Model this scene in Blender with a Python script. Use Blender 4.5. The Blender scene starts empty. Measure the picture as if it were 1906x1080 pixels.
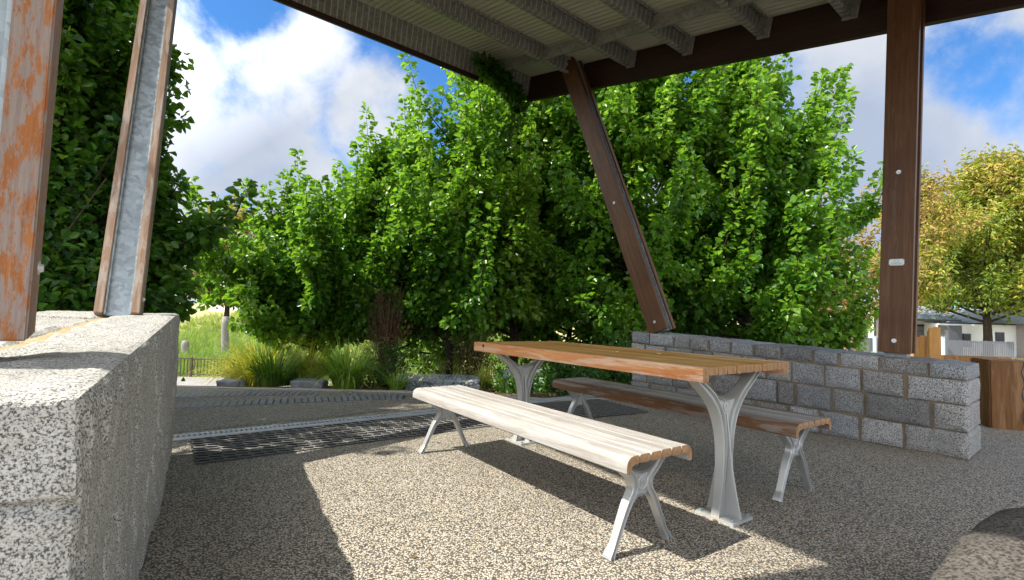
import bpy, bmesh, math, random
import numpy as np
from mathutils import Vector, Matrix, noise
random.seed(7); rng = np.random.default_rng(7)
R = math.radians
scn = bpy.context.scene
COL = scn.collection

# ------------------------------------------------------------------ helpers
def V(*a): return Vector(a)
def link(o, parent=None):
    COL.objects.link(o)
    if parent is not None: o.parent = parent
    return o
def thing(name, label, cat, loc=(0, 0, 0), group=None):
    o = bpy.data.objects.new(name, None); o.empty_display_size = .2
    COL.objects.link(o); o.location = loc
    o['label'] = label; o['category'] = cat
    if group: o['group'] = group
    return o
def tag(o, label=None, cat=None, group=None, kind=None):
    if label: o['label'] = label
    if cat: o['category'] = cat
    if group: o['group'] = group
    if kind: o['kind'] = kind
    return o
def finish(name, me, mat, parent=None, smooth=False):
    o = bpy.data.objects.new(name, me)
    for m in (mat if isinstance(mat, (list, tuple)) else [mat]): me.materials.append(m)
    if smooth:
        me.polygons.foreach_set('use_smooth', [True] * len(me.polygons))
    link(o, parent)
    if parent is not None:      # meshes are written in world space: shift into the parent's space
        me.transform(Matrix.Translation(-parent_world(parent)))
    return o
def parent_world(p):
    v = Vector(p.location)
    while p.parent is not None:
        p = p.parent; v += Vector(p.location)
    return v
def obj(name, bm, mat, parent=None, smooth=False, bevel=0, seg=2):
    if bevel:
        es = [e for e in bm.edges if len(e.link_faces) == 2 and e.calc_face_angle(0) > .6]
        bmesh.ops.bevel(bm, geom=es, offset=bevel, segments=seg, affect='EDGES', profile=.6)
    bmesh.ops.recalc_face_normals(bm, faces=bm.faces)
    me = bpy.data.meshes.new(name); bm.to_mesh(me); bm.free()
    return finish(name, me, mat, parent, smooth)
def pymesh(name, verts, faces, mat, parent=None, smooth=False):
    me = bpy.data.meshes.new(name); me.from_pydata([tuple(v) for v in verts], [], faces); me.update()
    return finish(name, me, mat, parent, smooth)
def box(bm, c, sx, sy, sz, ax=None, ay=None, az=None):
    """box centred at c with full sizes along axes ax, ay, az"""
    ax = Vector(ax or (1, 0, 0)).normalized(); ay = Vector(ay or (0, 1, 0)).normalized(); az = Vector(az or (0, 0, 1)).normalized()
    c = Vector(c); vs = []
    for i in (-.5, .5):
        for j in (-.5, .5):
            for k in (-.5, .5):
                vs.append(bm.verts.new(c + ax * (sx * i) + ay * (sy * j) + az * (sz * k)))
    for f in ((0, 1, 3, 2), (4, 6, 7, 5), (0, 4, 5, 1), (2, 3, 7, 6), (0, 2, 6, 4), (1, 5, 7, 3)):
        bm.faces.new([vs[q] for q in f])
    return vs
def hexa(bm, P):
    """P: 8 points, bottom loop 4 then top loop 4"""
    vs = [bm.verts.new(p) for p in P]
    for f in ((3, 2, 1, 0), (4, 5, 6, 7), (0, 1, 5, 4), (1, 2, 6, 5), (2, 3, 7, 6), (3, 0, 4, 7)):
        bm.faces.new([vs[q] for q in f])
def cyl(bm, a, b, r0, r1=None, n=12, cap=True):
    a, b = Vector(a), Vector(b); r1 = r0 if r1 is None else r1
    d = (b - a).normalized(); x = d.orthogonal().normalized(); y = d.cross(x)
    ra = [bm.verts.new(a + (x * math.cos(2 * math.pi * i / n) + y * math.sin(2 * math.pi * i / n)) * r0) for i in range(n)]
    rb = [bm.verts.new(b + (x * math.cos(2 * math.pi * i / n) + y * math.sin(2 * math.pi * i / n)) * r1) for i in range(n)]
    for i in range(n):
        j = (i + 1) % n; bm.faces.new((ra[i], ra[j], rb[j], rb[i]))
    if cap: bm.faces.new(ra[::-1]); bm.faces.new(rb)
def loft(bm, rings, closed=True, caps=True):
    vr = [[bm.verts.new(p) for p in r] for r in rings]
    n = len(vr[0])
    for a, b in zip(vr[:-1], vr[1:]):
        for i in range(n if closed else n - 1):
            j = (i + 1) % n; bm.faces.new((a[i], a[j], b[j], b[i]))
    if caps and closed: bm.faces.new(vr[0][::-1]); bm.faces.new(vr[-1])
def bez(P, n):
    out = []
    for i in range(n + 1):
        t = i / n; Q = [Vector(p) for p in P]
        while len(Q) > 1: Q = [Q[k].lerp(Q[k + 1], t) for k in range(len(Q) - 1)]
        out.append(Q[0])
    return out
def catmull(P, n):
    P = [Vector(p) for p in P]; P = [2 * P[0] - P[1]] + P + [2 * P[-1] - P[-2]]; out = []
    for i in range(1, len(P) - 2):
        for k in range(n):
            t = k / n; a, b, c, d = P[i - 1:i + 3]
            out.append(.5 * ((2 * b) + (c - a) * t + (2 * a - 5 * b + 4 * c - d) * t * t + (3 * b - a - 3 * c + d) * t ** 3))
    out.append(P[-2]); return out

# ------------------------------------------------------------------ materials
class NT:
    def __init__(s, name):
        s.m = bpy.data.materials.new(name); s.m.use_nodes = True; s.t = s.m.node_tree; s.n = s.t.nodes; s.l = s.t.links
        s.b = s.n['Principled BSDF']; s.out = s.n['Material Output']
    def N(s, typ, **kw):
        n = s.n.new(typ)
        for k, v in kw.items():
            if k.startswith('i_'):
                key = k[2:].replace('_', ' ')
                n.inputs[int(key) if key.isdigit() else key].default_value = v
            else: setattr(n, k, v)
        return n
    def L(s, a, b): s.l.new(a, b)
    def coord(s, scale=(1, 1, 1), kind='Object', rot=(0, 0, 0)):
        tc = s.N('ShaderNodeTexCoord'); mp = s.N('ShaderNodeMapping'); mp.inputs['Scale'].default_value = scale; mp.inputs['Rotation'].default_value = rot
        s.L(tc.outputs[kind], mp.inputs[0]); return mp.outputs[0]
    def noise(s, co, scale, detail=4, rough=.6, dist=0, out='Fac'):
        n = s.N('ShaderNodeTexNoise'); n.inputs['Scale'].default_value = scale; n.inputs['Detail'].default_value = detail
        n.inputs['Roughness'].default_value = rough; n.inputs['Distortion'].default_value = dist
        s.L(co, n.inputs['Vector']); return n.outputs[out]
    def vor(s, co, scale, out='Distance', feature='F1', rnd=1):
        n = s.N('ShaderNodeTexVoronoi', feature=feature); n.inputs['Scale'].default_value = scale; n.inputs['Randomness'].default_value = rnd
        s.L(co, n.inputs['Vector']); return n.outputs[out]
    def ramp(s, f, stops, interp='LINEAR'):
        r = s.N('ShaderNodeValToRGB'); e = r.color_ramp.elements; r.color_ramp.interpolation = interp
        while len(e) < len(stops): e.new(.5)
        for q, (p, c) in zip(e, stops):
            q.position = p; q.color = (*c, 1) if len(c) == 3 else c
        s.L(f, r.inputs[0]); return r.outputs[0]
    def mix(s, f, a, b, mode='MIX'):
        m = s.N('ShaderNodeMix', data_type='RGBA', blend_type=mode); m.clamp_factor = True
        for v, i in ((f, 0), (a, 6), (b, 7)):
            if hasattr(v, 'is_output'): s.L(v, m.inputs[i])
            else: m.inputs[i].default_value = v if i == 0 else (*v, 1)
        return m.outputs[2]
    def math(s, op, a, b=0.0, c=None, clamp=False):
        m = s.N('ShaderNodeMath', operation=op, use_clamp=clamp)
        for i, v in enumerate((a, b) if c is None else (a, b, c)):
            if hasattr(v, 'is_output'): s.L(v, m.inputs[i])
            else: m.inputs[i].default_value = v
        return m.outputs[0]
    def maprange(s, f, a, b, c=0, d=1, typ='LINEAR'):
        m = s.N('ShaderNodeMapRange', interpolation_type=typ); s.L(f, m.inputs[0])
        for i, v in enumerate((a, b, c, d)): m.inputs[i + 1].default_value = v
        return m.outputs[0]
    def bump(s, h, strength=.5, dist=.01, prev=None):
        b = s.N('ShaderNodeBump'); b.inputs['Strength'].default_value = strength; b.inputs['Distance'].default_value = dist
        s.L(h, b.inputs['Height'])
        if prev is not None: s.L(prev, b.inputs['Normal'])
        return b.outputs[0]
    def done(s, col=None, rough=.7, metal=0, nrm=None, spec=None):
        for v, k in ((col, 'Base Color'), (rough, 'Roughness'), (metal, 'Metallic'), (nrm, 'Normal'), (spec, 'Specular IOR Level')):
            if v is None: continue
            if hasattr(v, 'is_output'): s.L(v, s.b.inputs[k])
            elif k == 'Base Color': s.b.inputs[k].default_value = (*v, 1)
            else: s.b.inputs[k].default_value = v
        return s.m
def flat(name, col, rough=.7, metal=0, nscale=6, amp=.25, bump=0):
    t = NT(name); co = t.coord()
    f = t.noise(co, nscale, 5)
    c = t.mix(f, [x * (1 - amp) for x in col], [min(1, x * (1 + amp)) for x in col])
    nr = t.bump(t.noise(co, nscale * 12, 3), bump, .004) if bump else None
    return t.done(c, rough, metal, nr)

def mat_aggregate(name, light=(.64, .56, .42), dark=(.035, .03, .027), scale=110):
    t = NT(name); co = t.coord(kind='Object')
    warp = t.noise(co, 30, 2, out='Color')
    cow = t.N('ShaderNodeVectorMath', operation='MULTIPLY_ADD'); t.L(warp, cow.inputs[0]); cow.inputs[1].default_value = (.008, .008, .008); t.L(co, cow.inputs[2])
    cow = cow.outputs[0]
    cell = t.vor(cow, scale, 'Color'); d = t.vor(cow, scale, 'Distance')
    sep = t.N('ShaderNodeSeparateColor'); t.L(cell, sep.inputs[0])
    big = t.noise(co, 1.1, 4, .6); mid = t.noise(co, 9, 3)
    stone = t.ramp(sep.outputs[0], [(0, dark), (.16, (.1, .088, .07)), (.27, [x * .6 for x in light]), (.45, light), (.72, (light[0] * 1.06, light[1] * 1.04, light[2] * .98)), (.86, (light[0] * .84, light[1] * .72, light[2] * .56)), (1, (.7, .67, .6))])
    gap = t.maprange(d, .38, .62)
    stone = t.mix(gap, stone, (.05, .044, .036))
    stone = t.mix(t.maprange(big, .5, .78, 0, .35), stone, (.12, .105, .085))
    stone = t.mix(t.maprange(mid, .2, .8, .0, .22), stone, (.3, .26, .2))
    st = t.noise(co, .45, 6, .7, .6); stone = t.mix(t.maprange(st, .52, .72, 0, .4), stone, (.16, .13, .10))
    h = t.math('SUBTRACT', 1.0, d)
    return t.done(stone, t.maprange(big, .3, .7, .75, .6), 0, t.bump(h, .55, .004))

def mat_granite(name, base=(.52, .51, .48), dark=(.035, .037, .042), scale=150, contrast=.5, rough_bump=.8, tone=0):
    t = NT(name); co = t.coord()
    n1 = t.noise(co, scale, 2, .7); n2 = t.noise(co, scale * .5, 3, .7); big = t.noise(co, 2.2, 5, .6); oc = t.noise(co, 5, 5, .7)
    s = t.math('ADD', t.math('MULTIPLY', n1, .72), t.math('MULTIPLY', n2, .28))
    c = t.ramp(s, [(.39, dark), (.44, [x * .45 for x in base]), (.5, base), (.6, [min(1, x * 1.3) for x in base]), (.7, [min(1, x * 1.4) for x in base])])
    c = t.mix(t.maprange(big, .35, .7, 0, contrast), c, [x * .5 for x in base], 'MIX')
    c = t.mix(t.maprange(oc, .62, .8, 0, .35), c, (.3, .25, .15))
    pits = t.noise(co, 28, 6, .75)
    nr = t.bump(pits, rough_bump, .02); nr = t.bump(s, .35, .003, nr)
    oi = t.N('ShaderNodeObjectInfo')
    at = t.N('ShaderNodeAttribute', attribute_name='tint')
    if tone: c = t.mix(1.0, c, at.outputs['Color'], 'MULTIPLY')
    return t.done(c, .8, 0, nr, .35)

def mat_wood(name, c0, c1, c2, scale=1.0, axis=0, worn=None, wornamt=.5, rough=.65, spec=.3, wlo=.5, cracks=.5, peel=False):
    """grain runs along local axis; worn = colour of the bleached / bare patches"""
    t = NT(name); sc = [28 * scale, 28 * scale, 28 * scale]; sc[axis] = 1.6 * scale
    tc_ = t.N('ShaderNodeTexCoord'); oi_ = t.N('ShaderNodeObjectInfo'); av = t.N('ShaderNodeVectorMath', operation='ADD'); sv = t.N('ShaderNodeVectorMath', operation='SCALE'); sv.inputs[0].default_value = (7.3, 5.1, 3.7)
    t.L(oi_.outputs['Random'], sv.inputs['Scale']); t.L(tc_.outputs['Object'], av.inputs[0]); t.L(sv.outputs[0], av.inputs[1]); mp_ = t.N('ShaderNodeMapping'); mp_.inputs['Scale'].default_value = sc; t.L(av.outputs[0], mp_.inputs[0]); co = mp_.outputs[0]; co1 = t.coord()
    g = t.noise(co, 1.0, 6, .65, 1.2); g2 = t.noise(co, 4.2, 4, .7); big = t.noise(co1, 3, 3)
    oi = t.N('ShaderNodeObjectInfo'); rnd = oi.outputs['Random']
    g3 = t.noise(t.coord(scale=[v * 3.2 if v != sc[axis] else v for v in sc]), 1.0, 5, .7, .2)
    c = t.ramp(t.math('ADD', t.math('ADD', t.math('MULTIPLY', g, .5), t.math('MULTIPLY', g2, .2)), t.math('MULTIPLY', g3, .3)), [(.32, c0), (.5, c1), (.66, c2)])
    c = t.mix(t.maprange(big, .3, .75, 0, .45), c, c0)
    if worn is not None:
        k_ = 46 if peel else 18; sc2 = [k_ * scale] * 3; sc2[axis] = (11 if peel else 2.2) * scale
        w = t.noise(t.coord(scale=sc2), 1.0, 9, .78 if peel else .68, .15 if peel else .6)
        wf = t.maprange(w, wlo - .03, wlo + .04, 0, wornamt)
        w2 = t.ramp(g2, [(.3, [x * .72 for x in worn]), (.62, worn)])
        c = t.mix(wf, c, w2)
    cr = t.maprange(t.noise(co, 2.2, 8, .8, .5), .62, .7, 0, cracks)
    c = t.mix(cr, c, [x * .25 for x in c0])
    tone_ = t.maprange(rnd, 0, 1, .78, 1.15); cm = t.N('ShaderNodeCombineColor'); [t.L(tone_, cm.inputs[q]) for q in range(3)]; c = t.mix(1.0, c, cm.outputs[0], 'MULTIPLY')
    nr = t.bump(g2, .35, .003); nr = t.bump(cr, -.5 if cracks else 0, .002, nr) if False else nr
    return t.done(c, rough, 0, nr, spec)

def mat_galv(name, base=(.42, .45, .46), rough=.48, bands=False, dark=.7, metal=.55):
    t = NT(name); co = t.coord()
    v = t.vor(co, 38, 'Color'); sp = t.N('ShaderNodeSeparateColor'); t.L(v, sp.inputs[0])
    f = t.math('ADD', t.math('MULTIPLY', sp.outputs[0], .45), t.math('MULTIPLY', t.noise(co, 7, 5, .6), .55))
    c = t.ramp(f, [(.3, [x * dark for x in base]), (.6, base), (.8, [min(1, x * 1.2) for x in base])])
    if bands:       # white corrosion run-down marks left where each corrugation sits on the steel
        w = t.N('ShaderNodeTexWave', wave_type='BANDS', bands_direction='X'); w.inputs['Scale'].default_value = 4.1
        w.inputs['Distortion'].default_value = .25; w.inputs['Detail'].default_value = 2; w.inputs['Detail Scale'].default_value = 1.5
        t.L(co, w.inputs[0]); c = t.mix(t.maprange(w.outputs['Fac'], .90, .985, 0, .9), c, (.55, .55, .51))
        c = t.mix(t.maprange(t.noise(t.coord(scale=(3, 40, 2)), 3, 4), .5, .75, 0, .5), c, (.12, .12, .12))
    return t.done(c, t.maprange(f, .3, .8, rough - .08, rough + .12), metal, t.bump(t.noise(co, 60, 3), .08, .002))

def mat_leaf(name, cols, trans=.35, rough=.38, spec=.5, hue=None):
    """leaf: colour from the per-leaf tint attribute (0..1)"""
    t = NT(name); at = t.N('ShaderNodeAttribute', attribute_name='tint')
    sp = t.N('ShaderNodeSeparateColor'); t.L(at.outputs['Color'], sp.inputs[0])
    n = len(cols); c = t.ramp(sp.outputs[0], [(i / (n - 1), q) for i, q in enumerate(cols)])
    t.done(c, rough, 0, None, spec)
    tr = t.N('ShaderNodeBsdfTranslucent'); hs = t.mix(.6, c, (.30, .55, .02), 'MIX'); t.L(hs, tr.inputs[0])
    ms = t.N('ShaderNodeMixShader'); ms.inputs[0].default_value = trans
    t.L(t.b.outputs[0], ms.inputs[1]); t.L(tr.outputs[0], ms.inputs[2]); t.L(ms.outputs[0], t.out.inputs[0])
    return t.m
def mat_bark(name, a, b, s=1.0):
    t = NT(name); co = t.coord(scale=(9 * s, 9 * s, 2.2 * s)); n = t.noise(co, 2, 6, .75, .6)
    c = t.ramp(n, [(.35, a), (.62, b)])
    return t.done(c, .9, 0, t.bump(n, .8, .02), .2)

M = {}
M['pave'] = mat_aggregate('aggregate_paving', (.58, .52, .42), scale=125)
M['path'] = mat_aggregate('shaded_path_aggregate', (.40, .36, .28), scale=130)  # same aggregate as the paving, with the tree shade darkened into its colour
M['soil'] = flat('mulch_soil', (.10, .065, .04), .95, 0, 9, .5, 1)
M['granite_l'] = mat_granite('pale_granite', (.50, .48, .43), (.06, .058, .055), scale=230, contrast=.45)
M['granite_r'] = mat_granite('grey_granite', (.35, .35, .345), (.025, .027, .031), scale=150, contrast=.55, tone=1)
M['boulder'] = mat_granite('brown_granite', (.095, .084, .072), (.03, .026, .022), scale=110, contrast=.3, rough_bump=.4)
M['mortar'] = flat('ochre_mortar', (.22, .165, .105), .95, 0, 11, .65, .8)
M['mortar_l'] = flat('sandy_mortar', (.42, .29, .15), .95, 0, 20, .6, .8)
M['post'] = mat_wood('stained_hardwood', (.06, .025, .009), (.15, .064, .022), (.24, .115, .045), axis=2, scale=.9, worn=(.20, .135, .085), wornamt=.45, wlo=.62, rough=.5, spec=.35)
M['beam'] = mat_wood('dark_beam_timber', (.02, .009, .006), (.04, .018, .011), (.07, .032, .018), axis=0, rough=.6)
M['post_peel'] = mat_wood('peeling_hardwood', (.27, .09, .025), (.43, .155, .045), (.56, .23, .08), axis=2, scale=1.25, worn=(.36, .315, .28), wornamt=.85, wlo=.475, rough=.75, peel=True)
M['post_grey'] = mat_wood('weathered_post_timber', (.17, .10, .06), (.30, .19, .12), (.40, .29, .21), axis=2, scale=1.2, worn=(.42, .38, .33), wornamt=.6, wlo=.5, rough=.75)
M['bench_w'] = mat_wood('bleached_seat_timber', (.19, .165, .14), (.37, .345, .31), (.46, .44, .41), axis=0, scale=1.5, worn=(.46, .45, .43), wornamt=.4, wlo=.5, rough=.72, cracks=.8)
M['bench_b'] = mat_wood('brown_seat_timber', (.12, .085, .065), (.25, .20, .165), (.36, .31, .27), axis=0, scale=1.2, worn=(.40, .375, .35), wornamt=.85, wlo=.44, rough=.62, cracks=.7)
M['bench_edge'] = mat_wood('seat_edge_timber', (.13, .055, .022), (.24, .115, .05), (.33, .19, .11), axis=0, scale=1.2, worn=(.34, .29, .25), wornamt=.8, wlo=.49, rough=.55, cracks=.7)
M['table'] = mat_wood('oiled_table_timber', (.20, .08, .02), (.50, .27, .07), (.70, .44, .15), axis=0, scale=1.1, worn=(.58, .42, .24), wornamt=.45, wlo=.57, rough=.62, spec=.12, cracks=.85)
M['table_edge'] = mat_wood('worn_table_edge_timber', (.36, .12, .035), (.54, .23, .08), (.66, .36, .16), axis=0, scale=1.1, worn=(.62, .47, .33), wornamt=.6, wlo=.51, rough=.6, cracks=.6)
M['cutend'] = flat('cut_timber_end', (.36, .20, .095), .85, 0, 34, .75, .8)
M['cast'] = flat('cast_aluminium', (.50, .50, .48), .38, .55, 22, .08, .12)
M['cast2'] = flat('painted_cast_aluminium', (.47, .47, .44), .48, .25, 16, .1, .15)
M['galv'] = mat_galv('galvanised_steel', (.36, .41, .43), .5, metal=.3)
M['galv_b'] = mat_galv('galvanised_rafter_steel', (.27, .27, .255), .55, True, metal=.25)
M['galv_p'] = mat_galv('galvanised_channel', (.29, .29, .275), .55, metal=.25)
M['bolt'] = flat('bolt_steel', (.72, .72, .70), .35, .5, 30, .1)
M['roof'] = flat('cream_corrugated_steel', (.54, .53, .42), .55, .0, 2.5, .14)
M['drain'] = flat('drain_grate_steel', (.50, .54, .56), .45, .5, 20, .15)
M['rubber'] = flat('dark_paver', (.10, .105, .115), .5, 0, 30, .4, .3)
M['rubber2'] = flat('grey_clay_paver', (.17, .175, .185), .6, 0, 30, .35, .3)
M['web'] = flat('gritty_paver_web', (.19, .18, .16), .8, 0, 60, .45, .5)
M['void'] = flat('grid_pit', (.018, .019, .022), .4, 0, 30, .3)
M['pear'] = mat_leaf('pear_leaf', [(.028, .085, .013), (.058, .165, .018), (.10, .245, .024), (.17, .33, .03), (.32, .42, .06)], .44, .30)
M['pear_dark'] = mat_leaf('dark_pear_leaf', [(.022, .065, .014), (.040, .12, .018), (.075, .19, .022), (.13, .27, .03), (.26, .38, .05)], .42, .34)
M['gum'] = mat_leaf('gum_leaf', [(.08, .12, .02), (.16, .21, .03), (.26, .28, .04), (.40, .32, .05), (.38, .22, .08)], .3, .5, .3)
M['gum_o'] = mat_leaf('orange_gum_leaf', [(.16, .1, .04), (.28, .16, .05), (.36, .22, .08), (.25, .22, .06)], .3, .6, .2)
M['lime'] = mat_leaf('lime_leaf', [(.06, .14, .01), (.12, .25, .02), (.2, .36, .03)], .4, .45)
M['shrub'] = mat_leaf('shrub_leaf', [(.02, .06, .012), (.04, .12, .02), (.09, .22, .03)], .3, .4)
M['sedge'] = mat_leaf('sedge_leaf', [(.05, .11, .015), (.14, .27, .03), (.28, .40, .05), (.50, .42, .07)], .3, .45)
M['sedge_y'] = mat_leaf('yellow_sedge_leaf', [(.42, .42, .05), (.66, .60, .06), (.76, .64, .10)], .42, .5)
M['reed'] = mat_leaf('reed_leaf', [(.10, .17, .04), (.18, .26, .06), (.32, .36, .10), (.48, .42, .18)], .3, .6, .2)
M['heath'] = mat_leaf('heath_leaf', [(.07, .10, .03), (.16, .19, .05), (.32, .32, .10), (.42, .30, .14)], .3, .6, .2)
M['dry'] = mat_leaf('dry_leaf', [(.12, .07, .03), (.25, .15, .07), (.38, .22, .12)], .1, .8, .1)
M['bark'] = mat_bark('pear_bark', (.018, .013, .01), (.06, .045, .035))
M['bark_p'] = mat_bark('peeling_gum_bark', (.22, .10, .05), (.50, .32, .2), 1.5)
M['twig'] = mat_bark('twig_bark', (.06, .035, .02), (.15, .09, .055))
M['grass'] = flat('dry_grass_ground', (.34, .30, .13), .95, 0, .6, .4)
M['white'] = flat('white_render', (.80, .79, .76), .8, 0, 3, .06)
M['pinkw'] = flat('taupe_render', (.45, .39, .37), .8, 0, 3, .06)
M['greyroof'] = flat('grey_metal_roof', (.32, .36, .42), .5, .2, 3, .1)
M['grey_d'] = flat('dark_grey_paint', (.085, .09, .105), .6, 0, 3, .15)
M['grey_f'] = flat('fence_grey_paint', (.13, .135, .155), .7, 0, 3, .15)
M['glass'] = flat('dark_glass', (.03, .04, .05), .1, 0, 3, .1)
M['steelblue'] = flat('pale_steel_paint', (.50, .58, .62), .5, .2, 3, .1)
M['pale_post'] = flat('weathered_pole_timber', (.22, .20, .175), .9, 0, 9, .35, .6)
M['honey'] = mat_wood('honey_timber', (.44, .20, .05), (.62, .32, .09), (.72, .42, .14), axis=2, scale=.6)
M['sleeper'] = mat_wood('sleeper_timber', (.08, .032, .010), (.17, .075, .022), (.26, .13, .045), axis=2, scale=.7, worn=(.34, .19, .09), wornamt=.5, wlo=.55, cracks=.95)
M['deckw'] = mat_wood('deck_timber', (.24, .215, .19), (.38, .35, .315), (.46, .43, .39), axis=1, scale=.5)
M['rail'] = flat('rusty_rail', (.07, .04, .028), .8, 0, 9, .3)
M['basalt'] = flat('grey_rock', (.30, .31, .32), .85, 0, 12, .5, 1)
M['kerb'] = flat('concrete_edge', (.40, .37, .31), .9, 0, 14, .2, .4)
M['plaque'] = flat('white_plaque', (.80, .84, .80), .4, 0, 3, .04)
M['ink_g'] = flat('green_ink', (.16, .46, .32), .5, 0, 3, .04)
M['ink'] = flat('grey_ink', (.28, .29, .33), .5, 0, 3, .04)
M['black'] = flat('black_plastic', (.02, .02, .02), .5, 0, 3, .04)
M['road'] = flat('asphalt', (.10, .10, .105), .9, 0, 20, .2)

# ------------------------------------------------------------------ camera
F, PITCH, ROLL, H = 924.19, .0496, .0253, .9589
cam = bpy.data.cameras.new('camera'); cam.sensor_width = 36; cam.lens = F * 36 / 1906; cam.clip_end = 3000; cam.clip_start = .02
co = bpy.data.objects.new('camera', cam); COL.objects.link(co)
cp, sp_ = math.cos(PITCH), math.sin(PITCH); fw = V(0, cp, sp_); up = V(0, -sp_, cp); rt = V(1, 0, 0)
c_, s_ = math.cos(ROLL), math.sin(ROLL)
r2 = rt * c_ + up * s_; u2 = rt * -s_ + up * c_
mw = Matrix((r2, u2, -fw)).transposed().to_4x4(); mw.translation = V(0, 0, H); co.matrix_world = mw
scn.camera = co

# ------------------------------------------------------------------ light and sky
SUN = V(-.94 * math.cos(R(51)), -.335 * math.cos(R(51)), math.sin(R(51))).normalized()
sl = bpy.data.lights.new('sun', 'SUN'); sl.energy = 4.0; sl.angle = R(.55); sl.color = (1, .955, .87)
so = bpy.data.objects.new('sun', sl); COL.objects.link(so); so.rotation_euler = (-SUN).to_track_quat('-Z', 'Y').to_euler(); so.location = (-8, -3, 12)
w = bpy.data.worlds.new('World'); scn.world = w; w.use_nodes = True
class WT(NT):
    def __init__(s, w): s.t = w.node_tree; s.n = s.t.nodes; s.l = s.t.links
wt = WT(w); bg = wt.n['Background']
sky = wt.N('ShaderNodeTexSky', sky_type='NISHITA', sun_disc=False); sky.sun_elevation = R(51); sky.sun_rotation = math.atan2(SUN.x, SUN.y)
sky.air_density = 1.0; sky.dust_density = .3; sky.ozone_density = 2.5
tc = wt.N('ShaderNodeTexCoord'); D = tc.outputs['Generated']
def pdir(px, py):
    return (fw + r2 * ((px - 953) / F) - u2 * ((py - 540) / F)).normalized()
def blob(px, py, rad, core=.5):      # cloud bank centred on a heading and elevation
    d = pdir(px, py); dp = wt.N('ShaderNodeVectorMath', operation='DOT_PRODUCT'); wt.L(D, dp.inputs[0]); dp.inputs[1].default_value = d
    ra = rad / F
    return wt.maprange(dp.outputs['Value'], math.cos(ra), math.cos(ra * core), 0, 1, 'SMOOTHSTEP')
acc = None
for b_ in [(420, 150, 220, .35), (430, 330, 240, .3), (540, 320, 120, .3), (330, 130, 150, .3), (690, 215, 130, .0), (560, 90, 110, .0), (1540, 200, 230, .35), (1880, 330, 210, .4), (1900, 30, 110, .2), (1700, 360, 230, .4), (-300, 200, 500, .4), (2500, 100, 500, .4), (-1500, -200, 900, .5), (470, 430, 150, .2), (900, 560, 200, .4), (1250, 480, 330, .5)]:
    o_ = blob(*b_); acc = o_ if acc is None else wt.math('MAXIMUM', acc, o_)
for b_ in [(1800, 95, 90, .1), (375, -20, 95, .0), (470, -40, 90, .0), (1880, 165, 80, .1), (1400, 150, 120, .1), (440, 395, 45, .1)]: acc = wt.math('SUBTRACT', acc, wt.math('MULTIPLY', blob(*b_), .6))
sepd = wt.N('ShaderNodeSeparateXYZ'); wt.L(D, sepd.inputs[0])
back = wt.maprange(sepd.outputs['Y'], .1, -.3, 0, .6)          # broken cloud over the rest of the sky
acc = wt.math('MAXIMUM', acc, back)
n1 = wt.noise(D, 3.6, 10, .62, .25); n2 = wt.noise(D, 12, 8, .65, .3)
nn = wt.math('ADD', wt.math('MULTIPLY', n1, .75), wt.math('MULTIPLY', n2, .25))
dens = wt.math('ADD', acc, wt.math('MULTIPLY', wt.math('SUBTRACT', nn, .5), 3.4))
mask = wt.maprange(dens, .12, .95, 0, .97, 'SMOOTHSTEP')
shade = wt.noise(D, 4.5, 6, .55, .3)
gb = wt.math('MAXIMUM', blob(430, 255, 150, .1), blob(1560, 330, 200, .2))
shd = wt.math('ADD', wt.math('MULTIPLY', gb, .75), wt.maprange(shade, .42, .68, 0, .7), clamp=True)
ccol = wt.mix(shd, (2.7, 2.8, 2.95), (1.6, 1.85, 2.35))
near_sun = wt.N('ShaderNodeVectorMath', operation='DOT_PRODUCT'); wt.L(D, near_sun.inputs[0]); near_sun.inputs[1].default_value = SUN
ccol = wt.mix(wt.math('MAXIMUM', wt.maprange(near_sun.outputs['Value'], .3, .85, 0, 1), wt.maprange(sepd.outputs['Y'], .25, -.3, 0, .85)), ccol, (13.5, 13.5, 13.5))  # unseen cloud near the sun and behind the camera, brightened to add fill light
tint = wt.mix(1.0, sky.outputs[0], (.27, .51, .72), 'MULTIPLY')
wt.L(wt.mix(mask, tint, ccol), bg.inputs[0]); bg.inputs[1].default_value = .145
scn.view_settings.view_transform = 'Standard'; scn.view_settings.look = 'None'; scn.view_settings.gamma = 1; scn.view_settings.exposure = 1.08
cy = scn.cycles; cy.max_bounces = 6; cy.diffuse_bounces = 3; cy.glossy_bounces = 2; cy.transmission_bounces = 3; cy.transparent_max_bounces = 4; cy.caustics_reflective = False; cy.caustics_refractive = False

# ------------------------------------------------------------------ frames of reference (metres)
EF = V(-.5790, .8153, 0); NF = V(.8153, .5790, 0)        # furniture: along / across
O0 = V(1.1398, 2.3768, 0)
W0 = V(3.3, 3.594, 0); E = V(-.64221, .76653, 0); Mx = V(.76653, .64221, 0); Z = V(0, 0, 1)   # right wall and shelter
A0 = V(-.69, .806, 0); EL = V(-.51923, .85464, 0); ML = V(.85464, .51923, 0)                  # left wall
UP = (Z - E * .033).normalized()                          # the paving falls 3 % along E, posts stand plumb

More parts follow.
